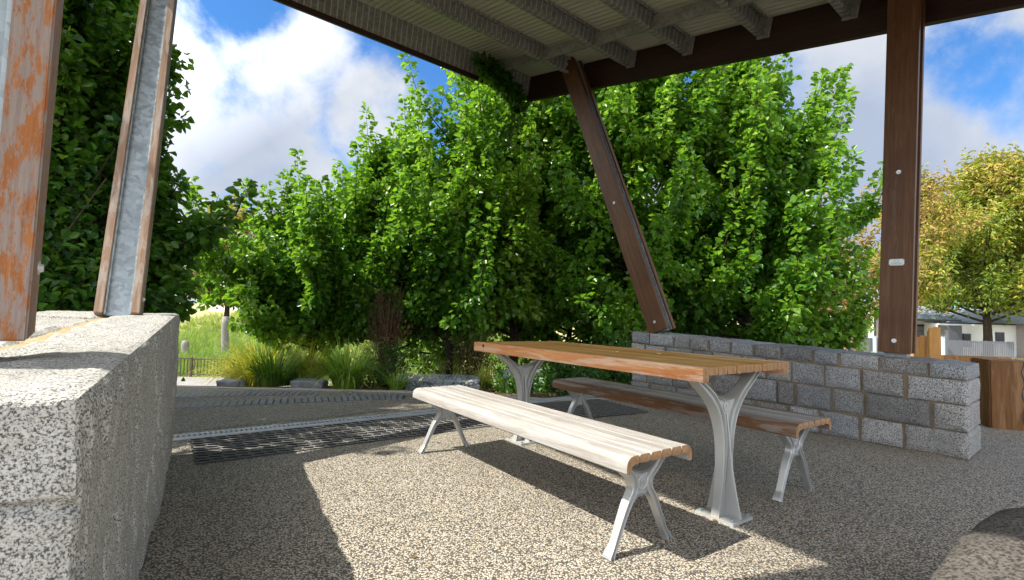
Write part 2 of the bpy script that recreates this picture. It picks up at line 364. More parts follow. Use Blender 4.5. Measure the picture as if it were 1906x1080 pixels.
# ------------------------------------------------------------------ terrain
def hgt(x, y):
    d = y
    if x > 3.5: d = y + (x - 3.5) * .35
    if d < 6.3: z = 0
    elif d < 19: z = -1.66 * ((d - 6.3) / 12.7)
    else: z = -1.66
    if x < -3.9 and d > 6.3:
        k = min(1, (-3.9 - x) / 1.3); z = z * (1 - k) + k * -1.95 * min(1, (d - 6.3) / 2.4)
    if x < 3: # bank rising beyond the pond deck
        if y > 21: z += min(2.4, (y - 21) * .066)
    elif y > 24: z += 0
    if y > 60: z += (y - 60) * .01
    return z
def terrain():
    xs = sorted(set([-400, -250, -150, -100, -70, -50, -40, -32, -26] + [i * 1.0 for i in range(-22, 31)] + [34, 40, 50, 70, 100, 150, 250, 400]))
    ys = sorted(set([-400, -200, -80, -30, -10, -4, 0, 3, 5, 6.3] + [7 + i for i in range(30)] + [40, 45, 50, 60, 80, 120, 200, 400]))
    vs = [(x, y, hgt(x, y) - .035) for y in ys for x in xs]; n = len(xs)
    fs = [(j * n + i, j * n + i + 1, (j + 1) * n + i + 1, (j + 1) * n + i) for j in range(len(ys) - 1) for i in range(n - 1)]
    return vs, fs
t = NT('garden_ground'); co_ = t.coord(); n_ = t.noise(co_, .5, 5); m_ = t.noise(co_, 14, 5, .7)
sx_ = t.N('ShaderNodeSeparateXYZ'); t.L(co_, sx_.inputs[0])
gc = t.ramp(n_, [(.35, (.30, .28, .09)), (.55, (.42, .35, .15)), (.7, (.50, .41, .22))])
mc = t.ramp(m_, [(.35, (.035, .022, .015)), (.55, (.09, .055, .035)), (.72, (.28, .17, .10))])
M['ground'] = t.done(t.mix(t.maprange(sx_.outputs['Y'], 15, 19), mc, gc), .95, 0, t.bump(m_, .8, .03))
vs, fs = terrain(); g = pymesh('ground', vs, fs, M['ground'], smooth=True); tag(g, kind='structure')

def sheet(name, pts, z, mat, thick=0.0):
    bm = bmesh.new(); f = bm.faces.new([bm.verts.new((p[0], p[1], z)) for p in pts])
    if thick:
        r = bmesh.ops.extrude_face_region(bm, geom=[f]); bmesh.ops.translate(bm, verts=[v for v in r['geom'] if isinstance(v, bmesh.types.BMVert)], vec=(0, 0, -thick))
    return tag(obj(name, bm, mat), kind='structure')
KL = [(-9, 5.55), (-6, 5.8), (-3.97, 5.93), (-2.5, 6.0), (-1.21, 6.02), (-.3, 5.93), (.554, 5.68), (1.3, 5.95), (2.2, 6.6), (4, 6.3), (6, 5.6), (9, 6.2), (14, 5)]
sheet('pavement', [(-12, -6), (14, -6)] + [(x, y) for x, y in KL[::-1]] + [(-12, 5.4)], 0.0, M['pave'], .12)
T0 = V(-2.45, 3.62, 0)
def TP(s, q, z=0): return T0 + NF * s - EF * q + Z * z        # along the drain, towards the camera
pa = [TP(-3.5, -.19), TP(-.5, -.19), TP(1.2, -.22), TP(2.5, -.36)]
sheet('path', [p[:2] for p in pa] + [(-.3, 5.72), (-1.21, 5.84), (-2.5, 5.82), (-3.97, 5.75), (-6, 5.62), (-8, 5.45)], .004, M['path'])
# concrete edging along the planting bed
bm = bmesh.new()
for a, b in zip(KL[:8], KL[1:9]):
    a, b = V(*a, 0), V(*b, 0); d = (b - a).normalized(); n = V(-d.y, d.x, 0)
    hexa(bm, [a - n * .045 - Z * .1, b - n * .045 - Z * .1, b + n * .055 - Z * .1, a + n * .055 - Z * .1, a - n * .045 + Z * .008, b - n * .045 + Z * .008, b + n * .055 + Z * .008, a + n * .055 + Z * .008])
tag(obj('kerb', bm, M['kerb']), kind='structure')

# ------------------------------------------------------------------ drain and paver grids
dr = thing('trench_drain', 'long slotted galvanised trench drain set flush in the pebble paving', 'drain', TP(0, 0))
bm = bmesh.new(); s0, s1 = -1.5, 5.2; ns = int((s1 - s0) / .034)
for sd in (-1, 1): box(bm, TP((s0 + s1) / 2, sd * .05, .007), s1 - s0, .012, .02, NF, EF)
for i in range(ns): box(bm, TP(s0 + (i + .5) * .034, 0, .006), .016, .088, .016, NF, EF)
obj('grate', bm, M['drain'], dr)
bm = bmesh.new(); box(bm, TP((s0 + s1) / 2, 0, .0005), s1 - s0, .088, .001 + .004, NF, EF); obj('channel_floor', bm, M['void'], dr)

def grid_mat(name, label, org, ax, ay, nx, ny, cx, cy, z0, parent_label_group):
    th = thing(name, label, 'paver grid', org, parent_label_group)
    bmw = bmesh.new(); bmv = bmesh.new(); ax = Vector(ax).normalized(); ay = Vector(ay).normalized()
    for i in range(nx):
        for j in range(ny):
            wob = .25 * math.sin(j * 1.3) * cx; off = (.5 if j % 2 else 0) * cx * .25
            c = org + ax * ((i + .5) * cx + off) + ay * ((j + .5) * cy) + Z * z0
            hw, hh = cx * .42, cy * .36; K = 10; inner = []; top = []
            for k in range(K):
                a = 2 * math.pi * (k + .5) / K; ca, sa = math.cos(a), math.sin(a)
                q = (abs(ca) ** 3 + abs(sa) ** 3) ** (-1 / 3)
                xx, yy = ca * q * hw, sa * q * hh
                yy += math.sin(xx / hw * 2.4) * cy * .12
                inner.append(c + ax * xx + ay * yy)
            oc = [c + ax * (sx * cx / 2) + ay * (sy * cy / 2) for sx, sy in ((1, 0), (1, 1), (0, 1), (-1, 1), (-1, 0), (-1, -1), (0, -1), (1, -1))]
            # web: ring of quads between the cell border and the hole
            vi = [bmw.verts.new(p + Z * (.004)) for p in inner]; vo = []
            for k in range(K):
                a = 2 * math.pi * (k + .5) / K; ca, sa = math.cos(a), math.sin(a); q = 1 / max(abs(ca), abs(sa))
                vo.append(bmw.verts.new(c + ax * (ca * q * cx / 2) + ay * (sa * q * cy / 2) + Z * .0015))
            vt_ = [bmv.verts.new(p + Z * .0038) for p in inner]; vd = [bmv.verts.new(p - Z * .002) for p in inner]
            for k in range(K):
                l = (k + 1) % K
                bmw.faces.new((vo[k], vo[l], vi[l], vi[k])); bmv.faces.new((vt_[k], vt_[l], vd[l], vd[k]))
    obj('grid_web', bmw, M['web'], th)
    c = org + ax * (nx * cx / 2) + ay * (ny * cy / 2)
    box(bmv, c + Z * (z0 - .002), nx * cx, ny * cy, .001, ax, ay); obj('grid_pit', bmv, M['void'], th)
    return th
G1 = 'perforated paver grids beside the drain'
grid_mat('paver_grid', 'long band of perforated dark pavers between the trench drain and the near bench', TP(.13, .10), NF, -EF, 37, 10, .0765, .068, .0055, G1)
grid_mat('paver_grid', 'short dark perforated paver panel under the far end of the brown bench', TP(3.05, .1), (.88, .475, 0), (.475, -.88, 0), 14, 12, .0765, .068, .009, G1)
# paver strips across the path (rows of narrow clay pavers)
def strip(label, pts, wd, name='paver_strip'):
    th = thing(name, label, 'paver strip', (*pts[0], 0), 'dark paver strips crossing the path'); bm = bmesh.new(); bb = bmesh.new()
    P = catmull([V(*p, 0) for p in pts], 40); acc_ = 0
    L_ = [0]
    for a, b in zip(P[:-1], P[1:]): L_.append(L_[-1] + (b - a).length)
    s = 0; k = 0
    while s < L_[-1] - .06:
        while L_[k + 1] < s: k += 1
        f = (s - L_[k]) / (L_[k + 1] - L_[k]); c = P[k].lerp(P[k + 1], f); d = (P[k + 1] - P[k]).normalized(); n = V(-d.y, d.x, 0)
        box(bm, c + Z * (.006 + random.uniform(-.001, .002)), .050, wd, .006, d, n); s += .066
    obj('paver', bm, M['rubber2'], th)
    for a, b in zip(P[:-9:4], P[4:-5:4]):
        d = (b - a); n = V(-d.y, d.x, 0).normalized()
        q = [a - n * wd * .5 + Z * .0062, b - n * wd * .5 + Z * .0062, b + n * wd * .5 + Z * .0062, a + n * wd * .5 + Z * .0062]; bb.faces.new([bb.verts.new(x) for x in q])
    obj('joint_bed', bb, M['void'], th)
strip('nearer curved strip of narrow dark pavers across the shaded path', [(-5, 3.9), (-3.25, 4.78), (-2.35, 5.18), (-1.5, 5.54), (-1.1, 5.64)], .28)
strip('farther strip of narrow dark pavers just before the boardwalk', [(-6, 4.6), (-3.6, 5.33), (-2.9, 5.56), (-2.1, 5.72)], .24)

# ------------------------------------------------------------------ benches and table
def rf(org, u, v, z): return org + EF * u + NF * v + Z * z
def slat(org, u0, u1, prof, name, mat, parent, endm=None, jig=.0):
    """prof: cross-section points (v, z)"""
    bm = bmesh.new(); n = 9; rings = []
    a0 = u0 + random.uniform(-jig, jig); a1 = u1 + random.uniform(-jig, jig)
    for i in range(n):
        u = a0 + (a1 - a0) * i / (n - 1); dz = random.uniform(-.0006, .0006)
        rings.append([rf(org, u, v, z + dz) for v, z in prof])
    loft(bm, rings)
    o = obj(name, bm, [mat, endm or mat], parent, smooth=False)
    for p in o.data.polygons:
        if abs(p.normal.dot(EF)) > .9: p.material_index = 1
    # local frame so grain follows the slat
    ang = math.atan2(EF.y, EF.x); base = Vector(parent_world(o)); mid = rf(org, (u0 + u1) / 2, prof[0][0], prof[0][1])
    o.data.transform(Matrix.Translation(base - mid)); o.data.transform(Matrix.Rotation(-ang, 4, 'Z'))
    o.location = Vector(o.location) + (mid - base); o.rotation_euler = (0, 0, ang)
    return o
def rrect(v0, v1, z0, z1, r):
    P = []
    for cx, cz, a0 in ((v1 - r, z1 - r, 0), (v0 + r, z1 - r, 90), (v0 + r, z0 + r, 180), (v1 - r, z0 + r, 270)):
        for k in range(4): a = R(a0 + 30 * k); P.append((cx + r * math.cos(a), cz + r * math.sin(a)))
    return P
def ribbon(bm, pts, wid, dep, org, u, rim=.006):
    """cast limb: H-like section swept in the (v, z) plane. pts (v,z); wid/dep lists"""
    rings = []; n = len(pts)
    for i, (v, z) in enumerate(pts):
        a = pts[max(0, i - 1)]; b = pts[min(n - 1, i + 1)]; dv, dz = b[0] - a[0], b[1] - a[1]; l = math.hypot(dv, dz) or 1; nv, nz = dz / l, -dv / l
        w_ = wid[i] / 2; d_ = dep[i] / 2; rr = min(rim, w_ * .35)
        sec = [(-w_, -d_ * .8), (-w_ + rr * .4, -d_), (-w_ + rr * 1.3, -d_), (-w_ + rr * 1.9, -d_ * .55), (w_ - rr * 1.9, -d_ * .55), (w_ - rr * 1.3, -d_), (w_ - rr * .4, -d_), (w_, -d_ * .8),
               (w_, d_ * .8), (w_ - rr * .4, d_), (w_ - rr * 1.3, d_), (w_ - rr * 1.9, d_ * .55), (-w_ + rr * 1.9, d_ * .55), (-w_ + rr * 1.3, d_), (-w_ + rr * .4, d_), (-w_, d_ * .8)]
        rings.append([rf(org, u + b_, v + nv * a_, z + nz * a_) for a_, b_ in sec])
    loft(bm, rings)
def smooth2(P, n=8):
    return [(q.x, q.y) for q in catmull([V(a, b, 0) for a, b in P], n)]
def interp(vals, n):
    m = len(vals); out = []
    for i in range(n):
        t_ = i / (n - 1) * (m - 1); k = min(m - 2, int(t_)); out.append(vals[k] + (vals[k + 1] - vals[k]) * (t_ - k))
    return out
def disc(bm, org, u, v, z, r, th_, inner=None, n=28):
    for side in (-1, 1):
        uu = u + side * th_
        if inner:     # raised ring
            R_ = [[(r, 0), (r, 1), (inner, 1), (inner, 0)]]
            rings = []
            for k in range(n + 1):
                a = 2 * math.pi * k / n
                rings.append([rf(org, uu + side * h_ * .004, v + q * math.cos(a), z + q * math.sin(a)) for q, h_ in ((r, -1), (r, .8), (r - .0015, 1), (inner + .0015, 1), (inner, .8), (inner, -1))])
            loft(bm, rings, caps=False)
        else:
            cyl(bm, rf(org, uu - side * .01, v, z), rf(org, uu, v, z), r, n=n)
def bench_leg(org, u, parent, hb=.4277, wf=.3658, emblem=True):
    bm = bmesh.new(); top = hb - .038
    for s in (-1, 1):
        P = smooth2([(s * .150, top), (s * .098, .335), (s * .052, .290), (s * .046, .245), (s * .085, .185), (s * .128, .10), (s * .155, .045), (s * .176, .012), (s * .180, 0)])
        n = len(P)
        ribbon(bm, P, interp([.044, .039, .037, .036, .030, .025, .023, .029, .033], n), interp([.046, .044, .042, .042, .040, .036, .036, .044, .048], n), org, u)
    # web between the limbs
    web = [(-.125, top - .004), (-.085, .345), (-.045, .322), (0, .314), (.045, .322), (.085, .345), (.125, top - .004), (.085, .305), (.05, .26), (.045, .235), (.03, .218), (0, .212), (-.03, .218), (-.045, .235), (-.05, .26), (-.085, .305)]
    for sd in (1,):
        a = [bm.verts.new(rf(org, u - .011, v, z)) for v, z in web]; b = [bm.verts.new(rf(org, u + .011, v, z)) for v, z in web]
        bm.faces.new(a); bm.faces.new(b[::-1])
        for i in range(len(web)): j = (i + 1) % len(web); bm.faces.new((a[i], a[j], b[j], b[i]))
    # saddle flange over the web
    P = smooth2([(-.148, top), (-.085, .345), (-.045, .322), (0, .314), (.045, .322), (.085, .345), (.148, top)], 5)
    ribbon(bm, P, [.008] * len(P), [.044] * len(P), org, u, .001)
    P = smooth2([(-.075, .190), (-.04, .215), (0, .222), (.04, .215), (.075, .190)], 5)
    ribbon(bm, P, [.008] * len(P), [.036] * len(P), org, u, .001)
    box(bm, rf(org, u, 0, top + .004), .045, wf * .98, .008, EF, NF)
    disc(bm, org, u, 0, .270, .031, .016)
    leg = obj('leg_frame', bm, M['cast'], parent, smooth=False, bevel=0)
    if emblem:
        bm = bmesh.new(); disc(bm, org, u, 0, .270, .030, .014, .0245)
        for sd in (-1, 1):      # raised monogram: an L-like stroke with a small round letter beside it
            uu = u + sd * .0175
            box(bm, rf(org, uu, sd * .012, .270), .003, .0035, .021, EF, NF); box(bm, rf(org, uu, sd * .009, .2605), .003, .009, .003, EF, NF)
            rings = []
            for k in range(15):
                a = 2 * math.pi * k / 14; rings.append([rf(org, uu + h_ * .0015, -sd * .006 + q * math.cos(a), .271 + q * 1.2 * math.sin(a)) for q, h_ in ((.0065, -1), (.0065, 1), (.004, 1), (.004, -1))])
            loft(bm, rings, caps=False)
        e_ = obj('emblem', bm, M['cast'], leg)
    return leg
def bench(name, label, v0, u0, mtop, medge, group='slatted picnic benches either side of the table'):
    org = O0 + NF * v0 + EF * u0; L_ = 1.956; wb = .4099; hb = .4277
    th = thing(name, label, 'bench', org + EF * (L_ / 2), group)
    n = 6; wd = wb / n; g_ = .0045; tk = .034; nose = .074
    for i in range(n):
        a = -wb / 2 + i * wd + g_; b = a + wd - g_ * 1.5
        if i in (0, n - 1):      # outer slats: rounded nose turned down, hooked underneath
            s = -1 if i == 0 else 1; vo = s * wb / 2; vi = s * (wb / 2 - nose + .004)
            prof = [(vi, hb - .002), (vi + s * .030, hb - .001), (vi + s * .047, hb - .005), (vo - s * .012, hb - .013), (vo - s * .003, hb - .026), (vo, hb - .042), (vo, hb - .064), (vo - s * .004, hb - .069), (vo - s * .020, hb - .070), (vo - s * .024, hb - .064), (vo - s * .026, hb - .050), (vo - s * .034, hb - .040), (vi + s * .022, hb - tk), (vi, hb - tk)]
            slat(org, 0, L_, prof, 'edge_slat', medge if mtop is not M['bench_w'] else mtop, th, M['cutend'])
        else:
            aa, bb_ = a + (.003 if i == 1 else 0), b - (.003 if i == n - 2 else 0)
            aa = -wb / 2 + nose + (i - 1) * ((wb - 2 * nose) / (n - 2)) + .002; bb_ = aa + (wb - 2 * nose) / (n - 2) - .005
            slat(org, 0, L_, rrect(aa, bb_, hb - tk, hb - .001, .007), 'seat_slat', mtop, th, M['cutend'], .002)
    for u in (.11, L_ - .11): bench_leg(org, u, th)
    bm = bmesh.new()
    for u in (.11, L_ - .11): pass
    bm.free()
    return th
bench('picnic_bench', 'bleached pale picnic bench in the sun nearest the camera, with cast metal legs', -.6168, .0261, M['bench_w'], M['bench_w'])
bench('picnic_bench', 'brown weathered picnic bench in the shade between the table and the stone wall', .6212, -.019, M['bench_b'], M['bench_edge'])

def pedestal(org, u, parent):
    bm = bmesh.new(); T = .75 - .036
    for s in (-1, 1):
        P = smooth2([(s * .295, T - .004), (s * .215, .655), (s * .124, .585), (s * .060, .500), (s * .032, .40), (s * .026, .30), (s * .033, .20), (s * .052, .09), (s * .072, .012)])
        n = len(P)
        ribbon(bm, P, interp([.028, .033, .040, .042, .034, .027, .021, .015, .011], n), interp([.060, .062, .062, .060, .056, .052, .048, .044, .044], n), org, u)
    web = [(-.155, .62), (-.10, .592), (-.05, .572), (0, .566), (.05, .572), (.10, .592), (.155, .62), (.08, .53), (.043, .42), (.032, .30), (.040, .18), (.068, .012), (-.068, .012), (-.040, .18), (-.032, .30), (-.043, .42), (-.08, .53)]
    a = [bm.verts.new(rf(org, u - .012, v, z)) for v, z in web]; b = [bm.verts.new(rf(org, u + .012, v, z)) for v, z in web]
    bm.faces.new(a); bm.faces.new(b[::-1])
    for i in range(len(web)): j = (i + 1) % len(web); bm.faces.new((a[i], a[j], b[j], b[i]))
    P = smooth2([(-.295, T - .004), (-.20, .655), (-.11, .600), (-.05, .577), (0, .571), (.05, .577), (.11, .600), (.20, .655), (.295, T - .004)], 5)
    ribbon(bm, P, [.009] * len(P), [.058] * len(P), org, u, .001)
    # fin standing square to the web, flaring to the base plate
    fin = [(-.090, .010), (-.066, .12), (-.048, .22), (-.036, .32), (-.026, .42), (-.016, .50), (.016, .50), (.026, .42), (.036, .32), (.048, .22), (.066, .12), (.090, .010)]
    a = [bm.verts.new(rf(org, u + q, -.0055, z)) for q, z in fin]; b = [bm.verts.new(rf(org, u + q, .0055, z)) for q, z in fin]
    bm.faces.new(a); bm.faces.new(b[::-1])
    for i in range(len(fin)): j = (i + 1) % len(fin); bm.faces.new((a[i], a[j], b[j], b[i]))
    box(bm, rf(org, u, 0, T - .003), .055, .66, .008, EF, NF)
    disc(bm, org, u, 0, .535, .026, .014)
    pd = obj('pedestal', bm, M['cast2'], parent)
    bm = bmesh.new(); disc(bm, org, u, 0, .535, .028, .0125, .0225)
    for sd in (-1, 1):
        box(bm, rf(org, u + sd * .0155, sd * .004, .538), .003, .003, .016, EF, NF); box(bm, rf(org, u + sd * .0155, -sd * .004, .532), .003, .013, .003, EF, NF)
    obj('emblem', bm, M['cast2'], pd)
    bm = bmesh.new(); box(bm, rf(org, u, 0, .007), .20, .172, .013, EF, NF); obj('base_plate', bm, M['cast2'], pd, bevel=.004)
    for sx in (-1, 1):
        for sy in (-1, 1):
            bm = bmesh.new(); c = rf(org, u + sx * .083, sy * .068, .013); cyl(bm, c, c + Z * .003, .012, n=16); cyl(bm, c + Z * .003, c + Z * .012, .0085, n=6); obj('bolt', bm, M['galv'], pd)
def table():
    L_ = 1.9113; wt_ = .7509; T = .75; org = O0
    th = thing('picnic_table', 'orange brown slatted timber picnic table on two silver cast pedestals', 'table', org + EF * (L_ / 2))
    n = 11; ew = .045; iw = (wt_ - 2 * ew) / (n - 2)
    for s in (-1, 1):
        vo = s * wt_ / 2; a, b = sorted((vo, vo - s * ew))
        slat(org, 0, L_, rrect(a + .001, b - .001, T - .066, T, .005), 'edge_board', M['table_edge'], th, M['cutend'])
    for i in range(n - 2):
        a = -wt_ / 2 + ew + i * iw + .0035; slat(org, 0, L_, rrect(a, a + iw - .007, T - .036, T - .001, .006), 'table_slat', M['table'], th, M['cutend'], .003)
    for u in (.13, L_ - .13): pedestal(org, u, th)
    bm = bmesh.new(); c = rf(org, L_ - .13, -wt_ / 2, T - .022); cyl(bm, c + NF * .01, c - NF * .002, .011, n=16); obj('bolt_hole_plug', bm, M['black'], th)
    for u_, v_ in ((.62, .12), (.82, -.02)):
        bm = bmesh.new(); c = rf(org, u_, v_, T); cyl(bm, c, c + Z * .002, .011, n=14); obj('screw_cap', bm, M['bolt'], th)
table()

# ------------------------------------------------------------------ masonry
def rough_block(bm, O, ax, ay, x0, x1, y0, y1, z0a, z0b, z1a, z1b, amp, seg, seed, r=.018, tint=None, lay=None, split=False):
    """rock-faced block: dense box with rounded, displaced faces. z given at x0 and x1 ends"""
    nx = max(3, int((x1 - x0) / seg)); ny = max(3, int((y1 - y0) / (seg * 1.6))); nz = max(3, int((z1a - z0a) / seg))
    def P(i, j, k):
        a, b, c = i / nx, j / ny, k / nz
        # pull the last ring in for a worn arris
        x = x0 + (x1 - x0) * a; y = y0 + (y1 - y0) * b
        lo = z0a + (z0b - z0a) * a; hi = z1a + (z1b - z1a) * a; z = lo + (hi - lo) * c
        mid = V((x0 + x1) / 2, (y0 + y1) / 2, (lo + hi) / 2)
        p = V(x, y, z)
        onx = i in (0, nx); ony = j in (0, ny); onz = k in (0, nz); cnt = onx + ony + onz
        q = Vector((p.x * 7 + seed * 3.1, p.y * 7, p.z * 7)); f = noise.fractal(q, 1.0, 2.1, 4) ; g_ = noise.noise(q * .35 + V(seed, 0, 0))
        d = V((-1 if i == 0 else 1) if onx else 0, (-1 if j == 0 else 1) if ony else 0, (-1 if k == 0 else 1) if onz else 0)
        if cnt >= 2: p -= d * (r * (.45 + .5 * abs(g_)) * (1.0 if cnt == 2 else .8))
        edge = min(min(a, 1 - a) * (x1 - x0), min(c, 1 - c) * (z1a - z0a), .04) / .04 if not onz else min(a, 1 - a)
        p += d * (amp * (f * .8 + g_ * .6)) * ((.8 if split else .35) if cnt > 1 else 1)
        if ony and cnt == 1: p += d * amp * .9 * min(1, edge)
        if split:
            if ony and j == 0:      # split-rock relief: long diagonal chips and shallow scoops
                u = noise.noise(V(p.x * 2.2 + p.z * 1.1, 3.3, p.z * 1.3 + p.x * .4)); u2 = noise.noise(V(p.x * 6 + p.z * 2.5, 8.1, p.z * 2.6))
                p.y += (.020 * u + .012 * u2 + (.012 if abs(u2) < .045 else 0)) * min(1, edge * 1.2) * (0 if cnt > 1 else 1)
            if onx and i == 0: 
                gz = .640 + .006 * math.sin(p.y * 17); k_ = max(0, 1 - abs(p.z - gz) / .011); p.x += .028 * k_
        return O + ax * p.x + ay * p.y + Z * p.z
    cache = {}
    def vert(i, j, k):
        key = (i, j, k)
        if key not in cache:
            v = bm.verts.new(P(i, j, k)); cache[key] = v
        return cache[key]
    fs_ = []
    for i in range(nx):
        for j in range(ny):
            fs_.append(bm.faces.new((vert(i, j, 0), vert(i, j + 1, 0), vert(i + 1, j + 1, 0), vert(i + 1, j, 0))))
            fs_.append(bm.faces.new((vert(i, j, nz), vert(i + 1, j, nz), vert(i + 1, j + 1, nz), vert(i, j + 1, nz))))
    for i in range(nx):
        for k in range(nz):
            fs_.append(bm.faces.new((vert(i, 0, k), vert(i + 1, 0, k), vert(i + 1, 0, k + 1), vert(i, 0, k + 1))))
            fs_.append(bm.faces.new((vert(i, ny, k), vert(i, ny, k + 1), vert(i + 1, ny, k + 1), vert(i + 1, ny, k))))
    for j in range(ny):
        for k in range(nz):
            fs_.append(bm.faces.new((vert(0, j, k), vert(0, j, k + 1), vert(0, j + 1, k + 1), vert(0, j + 1, k))))
            fs_.append(bm.faces.new((vert(nx, j, k), vert(nx, j + 1, k), vert(nx, j + 1, k + 1), vert(nx, j, k + 1))))
    if lay is not None:
        for f in fs_:
            for l in f.loops: l[lay] = (*tint, 1)
# right wall: t runs 0..LW along E, depth 0..DW along Mx, top rises
LW, DW = 2.93, .54
def topR(t_): return .672 + .128 * t_ / LW
bm = bmesh.new(); lay = bm.loops.layers.float_color.new('tint'); rs = random.Random(5); sd = 0
fr = [0, .285, .57, .835, 1.0]          # course heights as a fraction of the wall
widths0 = [[.37, .30, .30, .27, .33, .25, .30, .34], [.22, .40, .28, .30, .17, .30, .33, .28], [.38, .28, .27, .26, .22, .24, .32, .26], [.22, .33, .30, .21, .26, .27, .24, .25, .24]]
for c in range(4):
    t_ = 0; k = 0
    while t_ < LW - .02:
        w_ = widths0[c][k % len(widths0[c])] * (1 - .12 * t_ / LW) * rs.uniform(.92, 1.08); k += 1
        t2 = min(LW, t_ + w_)
        if LW - t2 < .14: t2 = LW
        g_ = .0045
        def zz(fq, tt): return topR(tt) * fq
        tone = rs.uniform(.62, 1.28); wa = rs.uniform(-.02, .07); tn = (tone * (1 + wa), tone, tone * (1 - wa))
        if c in (1, 2) and t_ > 1.75 and rs.random() < .6:
            fm = (fr[c] + fr[c + 1]) / 2 + rs.uniform(-.02, .02); parts = [(fr[c], fm), (fm, fr[c + 1])]
        else: parts = [(fr[c], fr[c + 1])]
        for fa, fb in parts:
            sd += 1; j0 = rs.uniform(-.001, .010); j1 = rs.uniform(-.010, .001)
            a0, a1 = t_ + g_ + (j0 if t_ > 0 else 0), t2 - g_ + (j1 if t2 < LW else 0)
            rough_block(bm, W0, E, Mx, a0, a1, rs.uniform(-.012, .008), DW + rs.uniform(-.008, .012), zz(fa, a0) + g_, zz(fa, a1) + g_, zz(fb, a0) - (g_ if fb < 1 else 0), zz(fb, a1) - (g_ if fb < 1 else 0), .011, .019, sd, .006, tn, lay)
        t_ = t2
wr = thing('stone_wall', 'low grey blue granite block wall with ochre mortar behind the brown bench', 'wall', W0 + E * LW / 2 + Mx * DW / 2)
obj('stonework', bm, M['granite_r'], wr, smooth=False)
bm = bmesh.new(); hexa(bm, [W0 + E * a + Mx * b + Z * c for a, b, c in ((.02, .014, -.02), (LW - .02, .014, -.02), (LW - .02, DW - .014, -.02), (.02, DW - .014, -.02), (.02, .014, topR(0) - .022), (LW - .02, .014, topR(LW) - .022), (LW - .02, DW - .014, topR(LW) - .022), (.02, DW - .014, topR(0) - .022))])
obj('mortar', bm, M['mortar'], wr)

# left wall: coarse split granite, flat stones on top
LL, DL = 2.86, .95
def topL(t_): return .812 + .102 * t_ / LL
wl = thing('granite_wall', 'thick pale speckled granite wall filling the left foreground', 'wall', A0 + EL * LL / 2 - ML * DL / 2)
def dense_wall():
    """one split-faced slab body: inner face, near end and far end"""
    bm = bmesh.new()
    rough_block(bm, A0, EL, -ML, 0, LL, 0, DL, -.03, -.03, .56, .60, .012, .016, 77, .012)
    rough_block(bm, A0, EL, -ML, -.012, LL, -.006, DL, .568, .608, topL(0) - .0, topL(LL) - .0, .013, .0145, 91, .030)
    return bm
def leftwall():
    bm = bmesh.new(); sd_ = 500
    # split inner face: one long run of stone with a bed joint showing on its near end
    sd_ += 1; rough_block(bm, A0, EL, -ML, -.01, LL, -.003, .275, -.03, -.03, topL(0), topL(LL), .012, .0125, sd_, .006, split=True)
    # the rest of the depth
    xs_ = [(-.01, .55), (.57, 1.05), (1.075, 1.62), (1.64, 2.2), (2.22, LL)]
    for i, (a, b) in enumerate(xs_):
        sd_ += 1; dd = rs.uniform(-.03, .03)
        rough_block(bm, A0, EL, -ML, a + .016, b - .014, .300 + rs.uniform(0, .028), .64 + dd, .5, .5, topL(a) - .002 + (dd * .2), topL(b) - .004 + dd * .2, .013, .016, sd_, .016)
        sd_ += 1; rough_block(bm, A0, EL, -ML, a + .04, b - .02, .665 + dd, DL, .5, .5, topL(a) - .002, topL(b) - .008, .008, .03, sd_, .016)
    sd_ += 1; rough_block(bm, A0, EL, -ML, .0, LL, .402, DL, -.03, -.03, .60, .60, .010, .03, sd_, .012)
    return bm
obj('stonework', leftwall(), M['granite_l'], wl, smooth=False)
bm = bmesh.new(); hexa(bm, [A0 + EL * a - ML * b + Z * c for a, b, c in ((.03, .03, .5), (LL - .03, .03, .5), (LL - .03, DL - .03, .5), (.03, DL - .03, .5), (.03, .03, topL(0) - .013), (LL - .03, .03, topL(LL) - .013), (LL - .03, DL - .03, topL(LL) - .013), (.03, DL - .03, topL(0) - .013))])
obj('mortar', bm, M['mortar_l'], wl)

# ------------------------------------------------------------------ shelter
SLP = .18864; D1 = (E + Z * SLP).normalized(); DN = D1.cross(Mx).normalized()
if DN.z < 0: DN = -DN
BZ = 3.466                                         # underside of the beam at t=.246
def rp(t_, m_, dz=0): return W0 + E * t_ + Mx * m_ + Z * (BZ + (t_ - .246) * SLP + dz)
sh = thing('picnic_shelter', 'open picnic shelter with cream corrugated roof on timber and steel posts', 'shelter', W0 + E * 1.5 - Mx * 2)
TE = 5.256; MR, ML_ = .44, -5.62
# local frames matter for grain: parts get their own axes
def framed(name, mat, parent, c, ax, ay, az, size, bevel=.003, seg=1):
    bm = bmesh.new(); box(bm, (0, 0, 0), *size)
    if bevel:
        bmesh.ops.bevel(bm, geom=bm.edges[:], offset=bevel, segments=seg, affect='EDGES')
    me = bpy.data.meshes.new(name); bmesh.ops.recalc_face_normals(bm, faces=bm.faces); bm.to_mesh(me); bm.free(); me.materials.append(mat)
    o = bpy.data.objects.new(name, me); link(o, parent)
    m = Matrix((Vector(ax).normalized(), Vector(ay).normalized(), Vector(az).normalized())).transposed().to_4x4()
    base = parent_world(parent); m.translation = Vector(c) - base; o.matrix_local = m
    return o
bd = .37
for m_, l_ in ((.36, 'R'), (-5.1, 'L')):
    a = rp(-2.4, m_); b = rp(TE, m_); framed('beam', M['beam'], sh, (a + b) / 2 + DN * (bd / 2 - .004), D1, Mx, DN, ((b - a).length, .075, bd))
